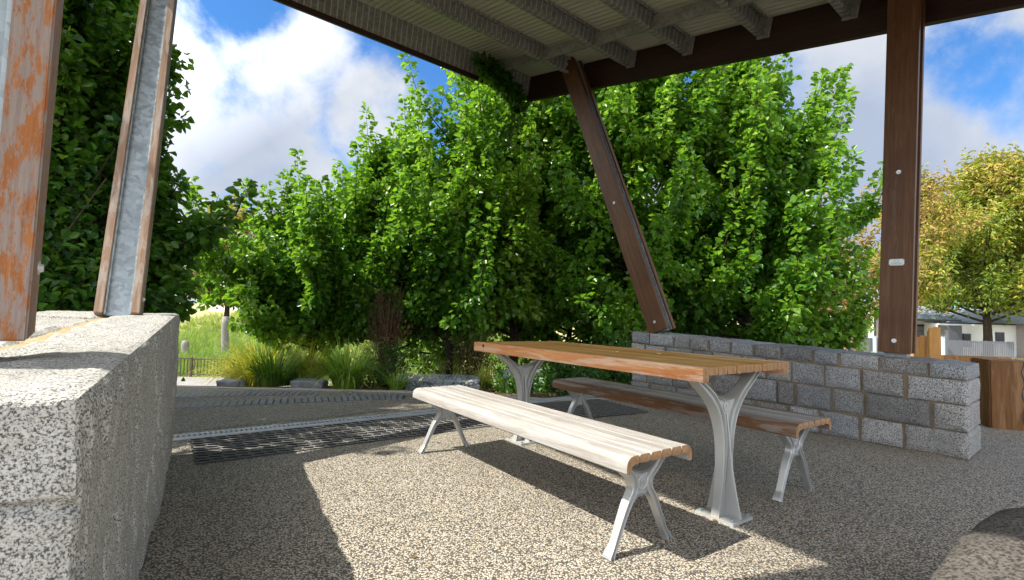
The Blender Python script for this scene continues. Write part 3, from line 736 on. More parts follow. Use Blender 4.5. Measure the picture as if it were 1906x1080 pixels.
# far fascia (thin dark timber edge) and steel edge channel
a, b = rp(TE + .02, MR, 0), rp(TE + .02, ML_, 0)
framed('fascia', M['beam'], sh, (a + b) / 2 + DN * .032, Mx, D1, DN, ((b - a).length, .05, .064))
framed('edge_channel', M['galv_b'], sh, (a + b) / 2 + DN * .22, Mx, D1, DN, ((b - a).length, .04, .308))
# roof sheet: corrugations run along D1, pitch .076
def roofsheet():
    bm = bmesh.new(); pitch = .076; n = int((MR + .05 - ML_) / pitch * 8); z0 = bd + .012
    A, B = [], []
    for i in range(n + 1):
        m_ = ML_ + i * pitch / 8; dz = .009 * math.sin(2 * math.pi * m_ / pitch)
        A.append(bm.verts.new(rp(-2.5, m_) + DN * (z0 + dz))); B.append(bm.verts.new(rp(TE + .09, m_) + DN * (z0 + dz)))
    for i in range(n): bm.faces.new((A[i], A[i + 1], B[i + 1], B[i]))
    r = bmesh.ops.extrude_face_region(bm, geom=bm.faces[:]); bmesh.ops.translate(bm, verts=[v for v in r['geom'] if isinstance(v, bmesh.types.BMVert)], vec=DN * .0015)
    return bm
obj('roof_sheet', roofsheet(), M['roof'], sh)
# rafters: C channels across, ends bolted by plates to the beam
rt_t = [-1.62, -.77, .03, .88, 1.65, 2.51, 3.32, 4.22]
rh = .20
for i, t_ in enumerate(rt_t):
    a, b = rp(t_, .30), rp(t_, -5.02); c = (a + b) / 2 + DN * (bd - rh / 2 - .002)
    L_ = (b - a).length
    bm = bmesh.new()
    box(bm, (0, 0, 0), L_, .004, rh - .008)
    for s in (-1, 1):
        box(bm, (0, .030, s * (rh / 2 - .002)), L_, .064, .004); box(bm, (0, .0635, s * (rh / 2 - .014)), L_, .004, .024)
    me = bpy.data.meshes.new('rafter'); bm.to_mesh(me); bm.free(); me.materials.append(M['galv_b'])
    o = bpy.data.objects.new('rafter', me); link(o, sh); m = Matrix((Mx, -D1, DN)).transposed().to_4x4(); m.translation = c - parent_world(sh); o.matrix_local = m
    pl = framed('end_plate', M['galv_p'], sh, rp(t_, .316) + DN * (bd - rh / 2 - .01) - D1 * .045, Mx, D1, DN, (.008, .13, rh * .98), .001)
# bridging channel near the beam
for m_ in (-.42, -3.6):
    for t0_, t1_ in zip(rt_t, rt_t[1:] + [TE + .06]):
        a, b = rp(t0_ + .008, m_), rp(t1_ - .07, m_)
        framed('brace_channel', M['galv_p'], sh, (a + b) / 2 + DN * (bd - .13), D1, Mx, DN, ((b - a).length, .045, .135), .002)
# posts: two timber boards bolted either side of a steel channel
def post(c0, c1, along, mdir, matb, bolts, bw=.20, bt=.055, st=.085, plaque=False, matR=None, mfill=.145, slot=0):
    """c0, c1 centre line ends; boards face +-mdir, wide along 'along'"""
    ax = (c1 - c0).normalized(); al = (along - ax * along.dot(ax)).normalized(); md = ax.cross(al); md = md if md.dot(mdir) > 0 else -md
    L_ = (c1 - c0).length; c = (c0 + c1) / 2
    bm = bmesh.new()          # steel: web plus flanges, recessed behind the boards' edges
    for s in (-1, 1): box(bm, (s * (st / 2 - .004), 0, 0), .008, bw * .84, L_)
    box(bm, (0, -bw * .25, 0), st - .016, .008, L_); box(bm, (0, bw * .25, 0), st - .016, .008, L_)
    me = bpy.data.meshes.new('post'); bm.to_mesh(me); bm.free(); me.materials.append(M['galv'])
    po = bpy.data.objects.new('post', me); link(po, sh)
    m = Matrix((md, al, ax)).transposed().to_4x4(); m.translation = c - parent_world(sh); po.matrix_local = m
    def sub(name, mat, lc, size, bev=.004):
        bm = bmesh.new(); box(bm, (0, 0, 0), *size); bmesh.ops.bevel(bm, geom=bm.edges[:], offset=bev, segments=2, affect='EDGES')
        me = bpy.data.meshes.new(name); bmesh.ops.recalc_face_normals(bm, faces=bm.faces); bm.to_mesh(me); bm.free(); me.materials.append(mat)
        o = bpy.data.objects.new(name, me); o.parent = po; COL.objects.link(o); o.location = lc; return o
    for s in (-1, 1): sub('timber_board', matb if s == -1 or matR is None else matR, (s * (st / 2 + bt / 2 + .001), 0, 0), (bt, bw, L_ - .004))
    for h_, y_ in bolts:
        for s in (-1, 1):
            bm = bmesh.new(); x = s * (st / 2 + bt); cyl(bm, (x, y_, 0), (x + s * .004, y_, 0), .017, n=20); cyl(bm, (x + s * .004, y_, 0), (x + s * .011, y_, 0), .011, .008, n=14)
            me = bpy.data.meshes.new('bolt'); bmesh.ops.recalc_face_normals(bm, faces=bm.faces); bm.to_mesh(me); bm.free(); me.materials.append(M['bolt'])
            o = bpy.data.objects.new('bolt', me); o.parent = po; COL.objects.link(o); o.location = (0, 0, -L_ / 2 + h_)
    if abs(ax.z) > .97: sub('foot_bracket', M['galv_p'], (0, 0, -L_ / 2 - .02), (.12, bw * .7, .05), .002)
    return po, L_, md, al, ax
# right post
rpc0 = W0 + E * .462 + Mx * .21 + Z * (topR(.46) + .035); rpc1 = rpc0 + UP * 3.35
po, L_, md, al, ax = post(rpc0, rpc1, E, Mx, M['post'], [(.10, 0), (1.47, 0)], bw=.215)
bm = bmesh.new(); box(bm, (0, 0, 0), .003, .100, .052); bmesh.ops.bevel(bm, geom=[e for e in bm.edges if abs((e.verts[0].co - e.verts[1].co).x) > .001], offset=.006, segments=3, affect='EDGES')
x_ = -(.085 / 2 + .055) - .003
me = bpy.data.meshes.new('plaque'); bm.to_mesh(me); bm.free(); me.materials.append(M['plaque']); pq = bpy.data.objects.new('plaque', me); pq.parent = po; COL.objects.link(pq)
pq['label'] = 'small white plaque with a green oval emblem and grey lines of small print'
pq.location = (x_, -.003, -L_ / 2 + .735)
bm = bmesh.new(); rg = []
for k in range(21):
    a = 2 * math.pi * k / 20; rg.append([(-.0018 - h_ * .0006, (.017 if q else .0145) * math.cos(a), .010 + (.0105 if q else .0085) * math.sin(a)) for q, h_ in ((1, 0), (1, 1), (0, 1), (0, 0))])
loft(bm, rg, caps=False); me = bpy.data.meshes.new('green_emblem'); bm.to_mesh(me); bm.free(); me.materials.append(M['ink_g']); o = bpy.data.objects.new('green_emblem', me); o.parent = po; o.location = pq.location; COL.objects.link(o)
def onplaque(name, bm):
    me = bpy.data.meshes.new(name); bm.to_mesh(me); bm.free(); me.materials.append(M['ink']); o = bpy.data.objects.new(name, me); o.parent = po; o.location = pq.location; COL.objects.link(o)
for z_, w_ in ((-.006, .07), (-.012, .06), (-.018, .07)):
    bm = bmesh.new(); y_ = -w_ / 2
    while y_ < w_ / 2: l_ = random.uniform(.004, .011); box(bm, (-.002, y_ + l_ / 2, z_), .0006, l_ + .0015, .0024); y_ += l_ + .003
    onplaque('small_print_line', bm)
for y_ in (-.043, .043):
    for z_ in (-.019, .019): bm = bmesh.new(); cyl(bm, (-.0015, y_, z_), (-.003, y_, z_), .0028, n=10); onplaque('screw', bm)
# right leaning post
lc0 = W0 + E * 2.64 + Mx * .19 + Z * (topR(2.6) + .02); lc1 = W0 + E * 4.20 + Mx * .19 + Z * 4.60
post(lc0, lc1, E, Mx, M['post'], [(.12, 0), (1.72, 0), (4.0, 0)], bw=.245)
# left leaning post and left near post
ll0 = V(-2.206, 2.8, topL(2.45) + .012) - EL * .012 - Z * .03; ll1 = ll0 + EL * 1.56 + Z * 3.72
post(ll0, ll1, EL, ML, M['post_grey'], [(.12, 0), (1.75, 0)], bw=.165, bt=.041, st=.118)
ln0 = V(-1.215, 1.085, .0) + Z * (topL(.3) + .055); ln1 = ln0 + (UP + V(.018, 0, 0)) * 2.9
post(ln0, ln1, E, Mx, M['post_peel'], [(.165, .03), (1.5, 0)], bw=.19, bt=.068, st=.11)

# ------------------------------------------------------------------ foliage machinery
class Leaves:
    def __init__(s): s.P = []; s.D = []; s.N = []; s.S = []; s.T = []
    def add(s, P, D, N, S, T): s.P.append(P); s.D.append(D); s.N.append(N); s.S.append(S); s.T.append(T)
    def build(s, name, mat, parent, aspect=.78, fold=.18):
        P = np.concatenate(s.P); D = np.concatenate(s.D); N = np.concatenate(s.N); S = np.concatenate(s.S)[:, None]; T = np.concatenate(s.T)
        if parent is not None: P = P - np.array(parent_world(parent))
        D = D / np.linalg.norm(D, axis=1, keepdims=True); W = np.cross(D, N); W /= np.linalg.norm(W, axis=1, keepdims=True) + 1e-9; U = np.cross(W, D)
        a = P; tip = P + D * S - U * S * .10; l = P + D * S * .42 + W * S * aspect * .5 + U * S * fold; r = P + D * S * .42 - W * S * aspect * .5 + U * S * fold
        l2 = P + D * S * .78 + W * S * aspect * .30 + U * S * fold * .4; r2_ = P + D * S * .78 - W * S * aspect * .30 + U * S * fold * .4
        n = len(P)
        co_ = np.stack([a, l, l2, tip, r2_, r], 1).reshape(-1, 3)
        idx = np.arange(n) * 6; fc = np.stack([idx, idx + 1, idx + 2, idx + 3, idx, idx + 3, idx + 4, idx + 5], 1).reshape(-1)
        me = bpy.data.meshes.new(name); me.vertices.add(n * 6); me.vertices.foreach_set('co', co_.astype(np.float32).ravel())
        me.loops.add(n * 8); me.loops.foreach_set('vertex_index', fc.astype(np.int32)); me.polygons.add(n * 2)
        me.polygons.foreach_set('loop_start', np.arange(n * 2, dtype=np.int32) * 4); me.polygons.foreach_set('loop_total', np.full(n * 2, 4, np.int32))
        me.update(calc_edges=True)
        at = me.attributes.new('tint', 'FLOAT_COLOR', 'POINT'); cc = np.ones((n * 6, 4), np.float32); cc[:, :3] = np.repeat(np.clip(T, 0, 1), 6)[:, None]
        at.data.foreach_set('color', cc.ravel()); me.materials.append(mat)
        o = bpy.data.objects.new(name, me); link(o, parent); return o
def tube(verts, faces, pts, rad, n=7):
    base = len(verts); k = len(pts)
    for i, p in enumerate(pts):
        a = pts[max(0, i - 1)]; b = pts[min(k - 1, i + 1)]; d = (b - a).normalized(); x = d.cross(V(.31, .2, .93)).normalized() if abs(d.dot(V(.31, .2, .93).normalized())) < .98 else d.orthogonal(); y = d.cross(x)
        for j in range(n): an = 2 * math.pi * j / n; verts.append(p + (x * math.cos(an) + y * math.sin(an)) * rad[i])
    for i in range(k - 1):
        for j in range(n): l = (j + 1) % n; faces.append((base + i * n + j, base + i * n + l, base + (i + 1) * n + l, base + (i + 1) * n + j))
def leafset(L_, pts, dens, spread, size, tint, taper=True, up_=.45):
    size = size * 1.16; dens = dens * .84
    """scatter leaves round a shoot given by points"""
    P = np.array([list(p) for p in pts]); seg = np.linalg.norm(np.diff(P, axis=0), axis=1); tot = seg.sum(); n = max(3, int(tot * dens))
    s = rng.random(n) * tot; cum = np.concatenate([[0], np.cumsum(seg)]); k = np.clip(np.searchsorted(cum, s) - 1, 0, len(seg) - 1); f = ((s - cum[k]) / seg[k])[:, None]
    c = P[k] * (1 - f) + P[k + 1] * f; ax = (P[k + 1] - P[k]) / seg[k][:, None]
    rv = rng.normal(size=(n, 3)); rv -= ax * (rv * ax).sum(1, keepdims=True); rv /= np.linalg.norm(rv, axis=1, keepdims=True)
    rr = spread * np.sqrt(rng.random(n)) * ((1 - .65 * (s / tot) ** 2) if taper else 1)
    p = c + rv * rr[:, None]
    d = rv * .8 + ax * .35 + rng.normal(size=(n, 3)) * .35; d[:, 2] -= .35
    nn_ = rng.normal(size=(n, 3)) * .55 + rv * .35; nn_[:, 2] += up_ + .35
    L_.add(p, d, nn_, size * rng.uniform(.55, 1.3, n), np.clip(tint + rng.normal(size=n) * .13, 0, 1))
def tree(name, label, base, H_, R_, crown0, nl, ns, dens, mat, bark, seed, spread=.10, size=.072, tr=.09, cat='tree', group=None, lean=(0, 0), pw=.8, tint=.45, shootlen=.75, rise=.5, stems=1, extra=(), bias=(0, 0), topcone=.25, aspect=.78, leader=1.35, tgrad=0):
    """trunk, limbs rising to an uneven envelope, leafy shoots along the limbs"""
    rd = random.Random(seed); base = Vector(base); th = thing(name, label, cat, base, group)
    tv, tf = [], []; L_ = Leaves(); limbs = []
    trunks = []
    for s in range(stems):
        off = V(rd.uniform(-.1, .1), rd.uniform(-.1, .1), 0) * (0 if stems == 1 else 1.6)
        ln = V(lean[0] + (rd.uniform(-.25, .25) if stems > 1 else 0), lean[1] + (rd.uniform(-.25, .25) if stems > 1 else 0), 0)
        pts = [base + off + V(rd.uniform(-.05, .05) * (i > 0), rd.uniform(-.05, .05) * (i > 0), H_ * .86 * i / 8) + ln * (H_ * i / 8) for i in range(9)]
        pts[0].z -= .1; trunks.append(catmull(pts, 3)); n = len(trunks[-1]); tube(tv, tf, trunks[-1], [tr / (stems ** .4) * (1 - .85 * (i / (n - 1)) ** .9) + (.35 * tr if i == 0 else 0) for i in range(n)], 9)
    for i in range(nl):
        f = (i + .5) / nl; hz = crown0 * .75 + (H_ * .84 - crown0 * .75) * f ** .9
        tk_ = trunks[i % stems]; q = tk_[min(len(tk_) - 1, int(hz / (H_ * .86) * (len(tk_) - 1)))]
        az = i * 2.39996 + rd.uniform(-.4, .4)
        ze = max(crown0, hz + rd.uniform(-.1, rise) * H_ * .35); fz = min(1, max(0, (ze - crown0) / (H_ - crown0)))
        prof = (math.sin(math.pi * min(1, (fz * .92 + .10)) ** pw)) ** .7 if fz < .97 else .2
        rad = R_ * max(topcone, prof) * rd.uniform(.42, 1.24)
        end = base + V(lean[0] * ze + bias[0] * fz + math.cos(az) * rad, lean[1] * ze + bias[1] * fz + math.sin(az) * rad, ze + rd.uniform(0, .25))
        mid = q.lerp(end, .5) + V(0, 0, -rd.uniform(.0, .12) * rad) + V(rd.uniform(-.1, .1), rd.uniform(-.1, .1), 0)
        limbs.append((q, mid, end))
    for (e0, e1) in extra: limbs.append((base + Vector(e0), (base + Vector(e0)).lerp(base + Vector(e1), .5) + V(0, 0, -.1), base + Vector(e1)))
    limbs.append((trunks[0][-4], trunks[0][-1], trunks[0][-1] + V(rd.uniform(-.1, .1), rd.uniform(-.1, .1), H_ * .14)))
    for (a, b, c) in limbs:
        P = bez((a, b, c), 8); r0 = tr * .34
        tube(tv, tf, P, [r0 * (1 - .85 * k / 8) for k in range(9)], 5)
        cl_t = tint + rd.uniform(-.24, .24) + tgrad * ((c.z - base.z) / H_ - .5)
        out = (c - a); out.z = 0; out = out.normalized() if out.length > .01 else V(1, 0, 0)      # upright leading shoot at the limb's end
        lp = leader * shootlen * rd.uniform(.6, 1.3); Q = bez((c, c + out * .18 * lp + V(0, 0, .35 * lp), c + out * .30 * lp + V(rd.gauss(0, .06), rd.gauss(0, .06), 1) * lp), 6)
        if leader: tube(tv, tf, Q, [.010 * (1 - .15 * z_) for z_ in range(7)], 3); leafset(L_, Q, dens * 1.05, spread * .95, size, cl_t + .08)
        leafset(L_, P[3:], dens, spread * 1.25, size, cl_t)
        for j in range(ns):
            u = rd.uniform(.22, 1.0); k = min(7, int(u * 8)); q = P[k].lerp(P[k + 1], u * 8 - k) if k < 8 else P[8]
            d = (P[k + 1] - P[k]).normalized() * .7 + V(rd.gauss(0, .5), rd.gauss(0, .5), rd.gauss(.5, .35)); d.normalize()
            sl_ = shootlen * rd.uniform(.45, 1.15) * (1.15 - .35 * u); e_ = q + d * sl_ + V(0, 0, .12 * sl_)
            m_ = q.lerp(e_, .5) + V(0, 0, -.05 * sl_); Q = bez((q, m_, e_), 4)
            if j % 2 == 0: tube(tv, tf, Q, [.008 * (1 - .2 * z_) for z_ in range(5)], 3)
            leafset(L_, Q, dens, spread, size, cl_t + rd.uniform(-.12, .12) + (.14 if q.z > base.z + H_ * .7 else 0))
    me = bpy.data.meshes.new('trunk'); me.from_pydata([tuple(v) for v in tv], [], tf); me.update(); finish('trunk', me, bark, th, True)
    L_.build('crown', mat, th, aspect)
    return th
GP = 'leafy pear trees around the shelter'
def bz(x, y): return hgt(x, y) - .03
# the five trees of the screen, left to right, plus the dark one left
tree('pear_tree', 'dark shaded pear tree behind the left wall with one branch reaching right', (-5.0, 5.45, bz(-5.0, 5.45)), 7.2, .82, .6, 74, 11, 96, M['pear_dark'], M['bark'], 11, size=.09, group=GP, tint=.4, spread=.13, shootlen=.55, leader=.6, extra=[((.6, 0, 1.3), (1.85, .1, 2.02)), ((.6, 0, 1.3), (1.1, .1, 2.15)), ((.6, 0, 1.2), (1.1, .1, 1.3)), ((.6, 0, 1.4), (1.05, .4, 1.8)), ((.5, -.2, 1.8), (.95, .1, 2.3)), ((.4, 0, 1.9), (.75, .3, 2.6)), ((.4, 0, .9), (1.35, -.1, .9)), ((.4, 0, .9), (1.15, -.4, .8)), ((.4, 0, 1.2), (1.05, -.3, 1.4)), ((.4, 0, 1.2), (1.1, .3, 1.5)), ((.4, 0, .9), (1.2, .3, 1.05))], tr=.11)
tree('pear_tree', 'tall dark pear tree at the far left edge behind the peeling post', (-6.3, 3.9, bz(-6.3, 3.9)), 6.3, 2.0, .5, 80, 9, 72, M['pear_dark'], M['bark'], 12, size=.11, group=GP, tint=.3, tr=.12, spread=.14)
tree('pear_tree', 'low spreading pear tree beside the yellow sedge, smallest of the row', (-3.45, 8.6, bz(-3.45, 8.6)), 2.9, 1.4, .75, 54, 9, 96, M['pear'], M['bark'], 13, size=.092, group=GP, tint=.42, tr=.055, stems=2, topcone=.35, spread=.11)
tree('pear_tree', 'conical pear tree second from the left in the green screen', (-2.15, 9.3, bz(-2.15, 9.3)), 4.4, 1.5, .85, 60, 9, 92, M['pear'], M['bark'], 14, size=.094, group=GP, tint=.45, tr=.075, pw=.62, topcone=.16, stems=2, spread=.12)
tree('pear_tree', 'big bright pear tree rising to the roof corner behind the table', (.02, 10.0, bz(.02, 10)), 7.1, 2.3, 1.25, 88, 10, 88, M['pear'], M['bark'], 15, size=.097, group=GP, tint=.56, tr=.11, pw=.72, spread=.13)
tree('pear_tree', 'narrow pear tree with visible forked trunk between table and leaning post', (-1.05, 8.7, bz(-1.05, 8.7)), 3.8, 1.1, 1.0, 40, 9, 90, M['pear'], M['bark'], 16, size=.092, group=GP, tint=.46, tr=.07, pw=.66, spread=.11)
tree('pear_tree', 'broad pear tree behind the leaning roof post', (2.25, 9.4, bz(2.25, 9.4)), 7.1, 2.0, .55, 84, 9, 88, M['pear'], M['bark'], 17, size=.096, group=GP, tint=.46, tr=.10, pw=.75, spread=.12)
tree('pear_tree', 'pear tree with upright wispy tips left of the right roof post', (4.3, 9.0, bz(4.3, 9.0)), 5.8, 1.75, .7, 74, 9, 88, M['pear'], M['bark'], 18, size=.096, group=GP, tint=.44, tr=.09, pw=.66, topcone=.3, spread=.12, extra=[((.2, 0, 2.0), (1.75, -.2, 2.1)), ((.2, 0, 1.6), (1.7, -.3, 1.35)), ((.3, 0, 2.4), (2.1, 0, 3.3)), ((.3, 0, 3.2), (1.5, 0, 4.6)), ((.3, 0, 3.2), (1.05, 0, 5.2)), ((-.5, 0, 3.2), (.35, 0, 6.9)), ((-.8, 0, 3.2), (-.05, 0, 6.8)), ((-1.4, .3, 3.6), (.2, 0, 6.6)), ((-1.6, .3, 3.8), (-.3, 0, 6.7)), ((-1.2, .2, 4.2), (.0, 0, 6.5)), ((-1.4, .1, 4.4), (-.6, 0, 6.5)), ((.2, 0, 1.4), (1.6, -.2, .98))])
tree('pear_tree', 'shaded pear tree in the second row left of the big bright one', (-1.6, 12.6, bz(-1.6, 12.6)), 5.2, 2.0, .4, 50, 8, 56, M['pear'], M['bark'], 21, size=.125, group=GP, tint=.38, tr=.09, spread=.17)
tree('pear_tree', 'shaded pear tree in the second row behind the stone wall end', (1.5, 13.0, bz(1.5, 13.0)), 5.8, 2.2, .3, 52, 8, 56, M['pear'], M['bark'], 22, size=.125, group=GP, tint=.38, tr=.1, spread=.17)
tree('pear_tree', 'shaded pear tree in the second row behind the middle of the stone wall', (4.6, 12.4, bz(4.6, 12.4)), 5.2, 2.1, .3, 52, 8, 56, M['pear'], M['bark'], 23, size=.125, group=GP, tint=.38, tr=.1, spread=.17)

# gums on the right
GG = 'gum trees along the street'
tree('gum_tree', 'olive and gold gum tree with a dark trunk near the street fence', (41.2, 43, -1.66), 16.5, 7.4, 4.3, 90, 10, 14, M['gum'], M['bark'], 31, leader=.4, tgrad=.4, spread=.62, size=.34, tr=.36, group=GG, tint=.35, shootlen=3.0, aspect=.42, pw=.75)
tree('gum_tree', 'tall golden brown gum tree just right of the upright roof post', (24.1, 30.0, -1.66), 12.2, 2.4, 4.4, 36, 9, 20, M['gum'], M['bark_p'], 32, leader=.5, tgrad=.5, bias=(1.2, 0), spread=.40, size=.22, tr=.24, group=GG, tint=.65, shootlen=1.7, aspect=.42, pw=.8, rise=.3)
tree('gum_tree', 'pale barked gum tree with peeling orange trunk between pear tree and white house', (11.0, 16.2, -1.45), 5.2, 2.3, 2.8, 20, 7, 26, M['gum_o'], M['bark_p'], 33, spread=.24, size=.13, tr=.25, group=GG, tint=.5, shootlen=1.1, aspect=.42)
tree('gum_tree', 'tall gold gum tree at the right edge of the view', (54.0, 51.0, -1.66), 19, 8.0, 5.0, 80, 11, 14, M['gum'], M['bark'], 34, leader=.4, tgrad=.5, spread=.75, size=.45, tr=.4, group=GG, tint=.62, shootlen=3.4, aspect=.42)
tree('rusty_tree', 'small rust coloured round tree behind the grey roof', (46.5, 56, -1.66), 7.4, 2.9, 2.6, 30, 7, 14, M['gum_o'], M['bark'], 35, spread=.5, size=.3, tr=.2, tint=.5, shootlen=1.4)
tree('rusty_tree', 'hazy orange brown tree far beyond the pond on the left', (-21.2, 37, .0), 7.6, 3.6, 1.5, 40, 8, 18, M['gum_o'], M['bark'], 36, spread=.55, size=.3, tr=.2, tint=.45, shootlen=1.6)
tree('bright_shrub', 'bright lime green bush beside the peeling gum trunk', (20.1, 30, -1.66), 3.3, 1.3, .3, 24, 7, 34, M['lime'], M['bark'], 37, spread=.24, size=.16, tr=.06, cat='shrub', tint=.5, shootlen=.8)
tree('bare_bark_tree', 'short branching trunk with peeling orange bark under the pear leaves', (9.6, 16.4, -1.4), 2.3, .45, 1.5, 5, 2, 14, M['gum'], M['bark_p'], 38, spread=.16, size=.1, tr=.2, tint=.5, shootlen=.4)

# ------------------------------------------------------------------ understorey
def clump(name, label, c, n, ln, wd, mat, tint, seed, arch=.9, group=None, cat='plant', spread=.12, ts=.18, fan=1.55):
    rd = np.random.default_rng(seed); c = np.array(c, float); K = 6
    az = rd.random(n) * 2 * np.pi; el = rd.uniform(.35, fan, n); L_ = ln * rd.uniform(.6, 1.1, n); b = c + np.stack([np.cos(az), np.sin(az), np.zeros(n)], 1) * (spread * np.sqrt(rd.random(n)))[:, None]
    hd = np.stack([np.cos(az), np.sin(az), np.zeros(n)], 1); side = np.stack([-np.sin(az), np.cos(az), np.zeros(n)], 1)
    vs_ = []
    p = b.copy(); ang = np.pi / 2 - el * .35
    for k in range(K + 1):
        w_ = (wd * (1 - (k / K) ** 1.6) * .5 + .0008)
        vs_.append(np.stack([p - side * w_, p + side * w_], 1))
        a = ang - arch * el * (k / K) * 1.5
        p = p + (hd * np.cos(a)[:, None] + np.array([0, 0, 1]) * np.sin(a)[:, None]) * (L_ / K)[:, None]
    A = np.stack(vs_, 1)            # n, K+1, 2, 3
    th = thing(name, label, cat, tuple(c), group) if label else None
    if th is not None: A = A - c
    co_ = A.reshape(-1, 3); st = (K + 1) * 2; fc = []
    base = (np.arange(n) * st)[:, None]
    for k in range(K): fc.append(np.concatenate([base + 2 * k, base + 2 * k + 1, base + 2 * k + 3, base + 2 * k + 2], 1))
    fc = np.concatenate(fc, 0)
    T = np.clip(tint + rd.normal(size=n) * ts, 0, 1)
    return co_, fc, np.repeat(T, st), th
def raw_mesh(name, co_, fc, T, mat, parent):
    me = bpy.data.meshes.new(name); n = len(co_); m = len(fc); me.vertices.add(n); me.vertices.foreach_set('co', co_.astype(np.float32).ravel()); me.loops.add(m * 4); me.loops.foreach_set('vertex_index', fc.astype(np.int32).ravel())
    me.polygons.add(m); me.polygons.foreach_set('loop_start', np.arange(m, dtype=np.int32) * 4); me.polygons.foreach_set('loop_total', np.full(m, 4, np.int32)); me.update(calc_edges=True)
    at = me.attributes.new('tint', 'FLOAT_COLOR', 'POINT'); cc = np.ones((n, 4), np.float32); cc[:, :3] = T[:, None]; at.data.foreach_set('color', cc.ravel()); me.materials.append(mat)
    o = bpy.data.objects.new(name, me); link(o, parent); return o
def sedge(label, c, n, ln, wd, mat, tint, seed, **k):
    co_, fc, T, th = clump('strappy_plant', label, c, n, ln, wd, mat, tint, seed, group='strappy sedge clumps by the path', **k)
    raw_mesh('blades', co_, fc, T, mat, th); return th
sedge('large yellow green sedge clump spilling over the boardwalk corner', (-3.75, 7.55, -.20), 760, .86, .019, M['sedge_y'], .85, 51, spread=.40, arch=1.15)
sedge('dark green strappy clump in front of the yellow sedge', (-3.15, 6.72, -.06), 420, .62, .018, M['sedge'], .12, 52, spread=.22)
sedge('fresh green strappy clump spilling onto the kerb beside the small stone', (-2.1, 6.45, -.03), 330, .70, .021, M['sedge'], .42, 53, spread=.16, arch=1.0)
sedge('small green strappy tuft at the kerb right of the fresh green clump', (-1.42, 6.3, -.03), 110, .34, .016, M['sedge'], .5, 54, spread=.08)
sedge('orange tipped strappy tuft seen between the pale bench and the table leg', (-.35, 6.9, -.08), 170, .42, .015, M['sedge'], .85, 55, spread=.1)
sedge('yellow green sedge clump behind the small dark trunk', (-3.3, 8.0, -.2), 380, .8, .018, M['sedge_y'], .3, 56, spread=.4)
def shrub(name, label, c, rx, ry, rz, n, size, mat, tint, seed, group=None, twigs=0, aspect=.7, cat='shrub', tmat=None, fill=.5):
    rd = np.random.default_rng(seed); th = thing(name, label, cat, c, group); L_ = Leaves()
    c = np.array(c, float); k = max(6, n // 26); u = rd.normal(size=(k, 3)); u /= np.linalg.norm(u, axis=1, keepdims=True); u[:, 2] = np.abs(u[:, 2]); rr = rd.random(k) ** fill
    cc = c + u * rr[:, None] * np.array([rx, ry, rz]); ii = rd.integers(0, k, n)
    p = cc[ii] + rd.normal(size=(n, 3)) * .35 * min(rx, rz) * .45; p[:, 2] = np.maximum(p[:, 2], c[2] + .02)
    d = rd.normal(size=(n, 3)); nr = rd.normal(size=(n, 3)) * .6 + (p - c); nr[:, 2] += .5 * rz
    tv_ = rd.normal(size=k) * .15; L_.add(p, d, nr, size * rd.uniform(.6, 1.2, n), np.clip(tint + tv_[ii] + rd.normal(size=n) * .12, 0, 1))
    L_.build('foliage', mat, th, aspect)
    tv, tf = [], []; r3 = random.Random(seed)
    for q in range(max(5, twigs)):
        a = r3.random() * 6.283; e_ = V(c[0] + math.cos(a) * rx * r3.uniform(.2, .9), c[1] + math.sin(a) * ry * r3.uniform(.2, .9), c[2] + rz * r3.uniform(.5, 1.05)); s = V(c[0] + r3.uniform(-.1, .1) * rx, c[1] + r3.uniform(-.1, .1) * ry, c[2] - .08)
        P = bez((s, s.lerp(e_, .4) + V(r3.uniform(-.1, .1), r3.uniform(-.1, .1), .1 * rz), e_), 5); r0 = .012 if twigs < 30 else .007; tube(tv, tf, P, [r0 * (1 - .13 * i) for i in range(6)], 4)
    me = bpy.data.meshes.new('stems'); me.from_pydata([tuple(v) for v in tv], [], tf); me.update(); finish('stems', me, tmat or M['twig'], th, True)
    return th
GS = 'low shrubs in the planting bed'
shrub('twiggy_shrub', 'brown twiggy half dead shrub between two pear trunks', (-1.95, 7.9, -.2), .42, .35, 1.55, 1500, .045, M['dry'], .4, 61, GS, 120, .4)
shrub('twiggy_shrub', 'thin brown stemmed shrub right of the middle trunk', (-.65, 8.4, -.25), .55, .4, 1.1, 900, .05, M['heath'], .45, 62, GS, 90, .4)
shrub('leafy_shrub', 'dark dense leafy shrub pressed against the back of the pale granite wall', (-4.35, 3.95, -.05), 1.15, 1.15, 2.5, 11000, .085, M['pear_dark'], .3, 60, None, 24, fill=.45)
shrub('leafy_shrub', 'glossy green leafy shrub left of the brown bench end', (.75, 6.75, -.08), .55, .5, .62, 2400, .065, M['shrub'], .45, 63, GS, 10)
shrub('leafy_shrub', 'bright green low shrub hugging the far end of the stone wall', (1.55, 7.1, -.1), .6, .5, .85, 2600, .065, M['shrub'], .6, 64, GS, 10)
shrub('leafy_shrub', 'dark leafy shrub beside the green strappy clump', (-1.75, 7.1, -.1), .4, .4, .6, 1500, .05, M['shrub'], .15, 65, GS, 10)
shrub('leafy_shrub', 'small light green ground shrub right of the orange tipped tuft', (.0, 6.55, -.05), .38, .3, .28, 800, .05, M['shrub'], .7, 66, GS, 6)
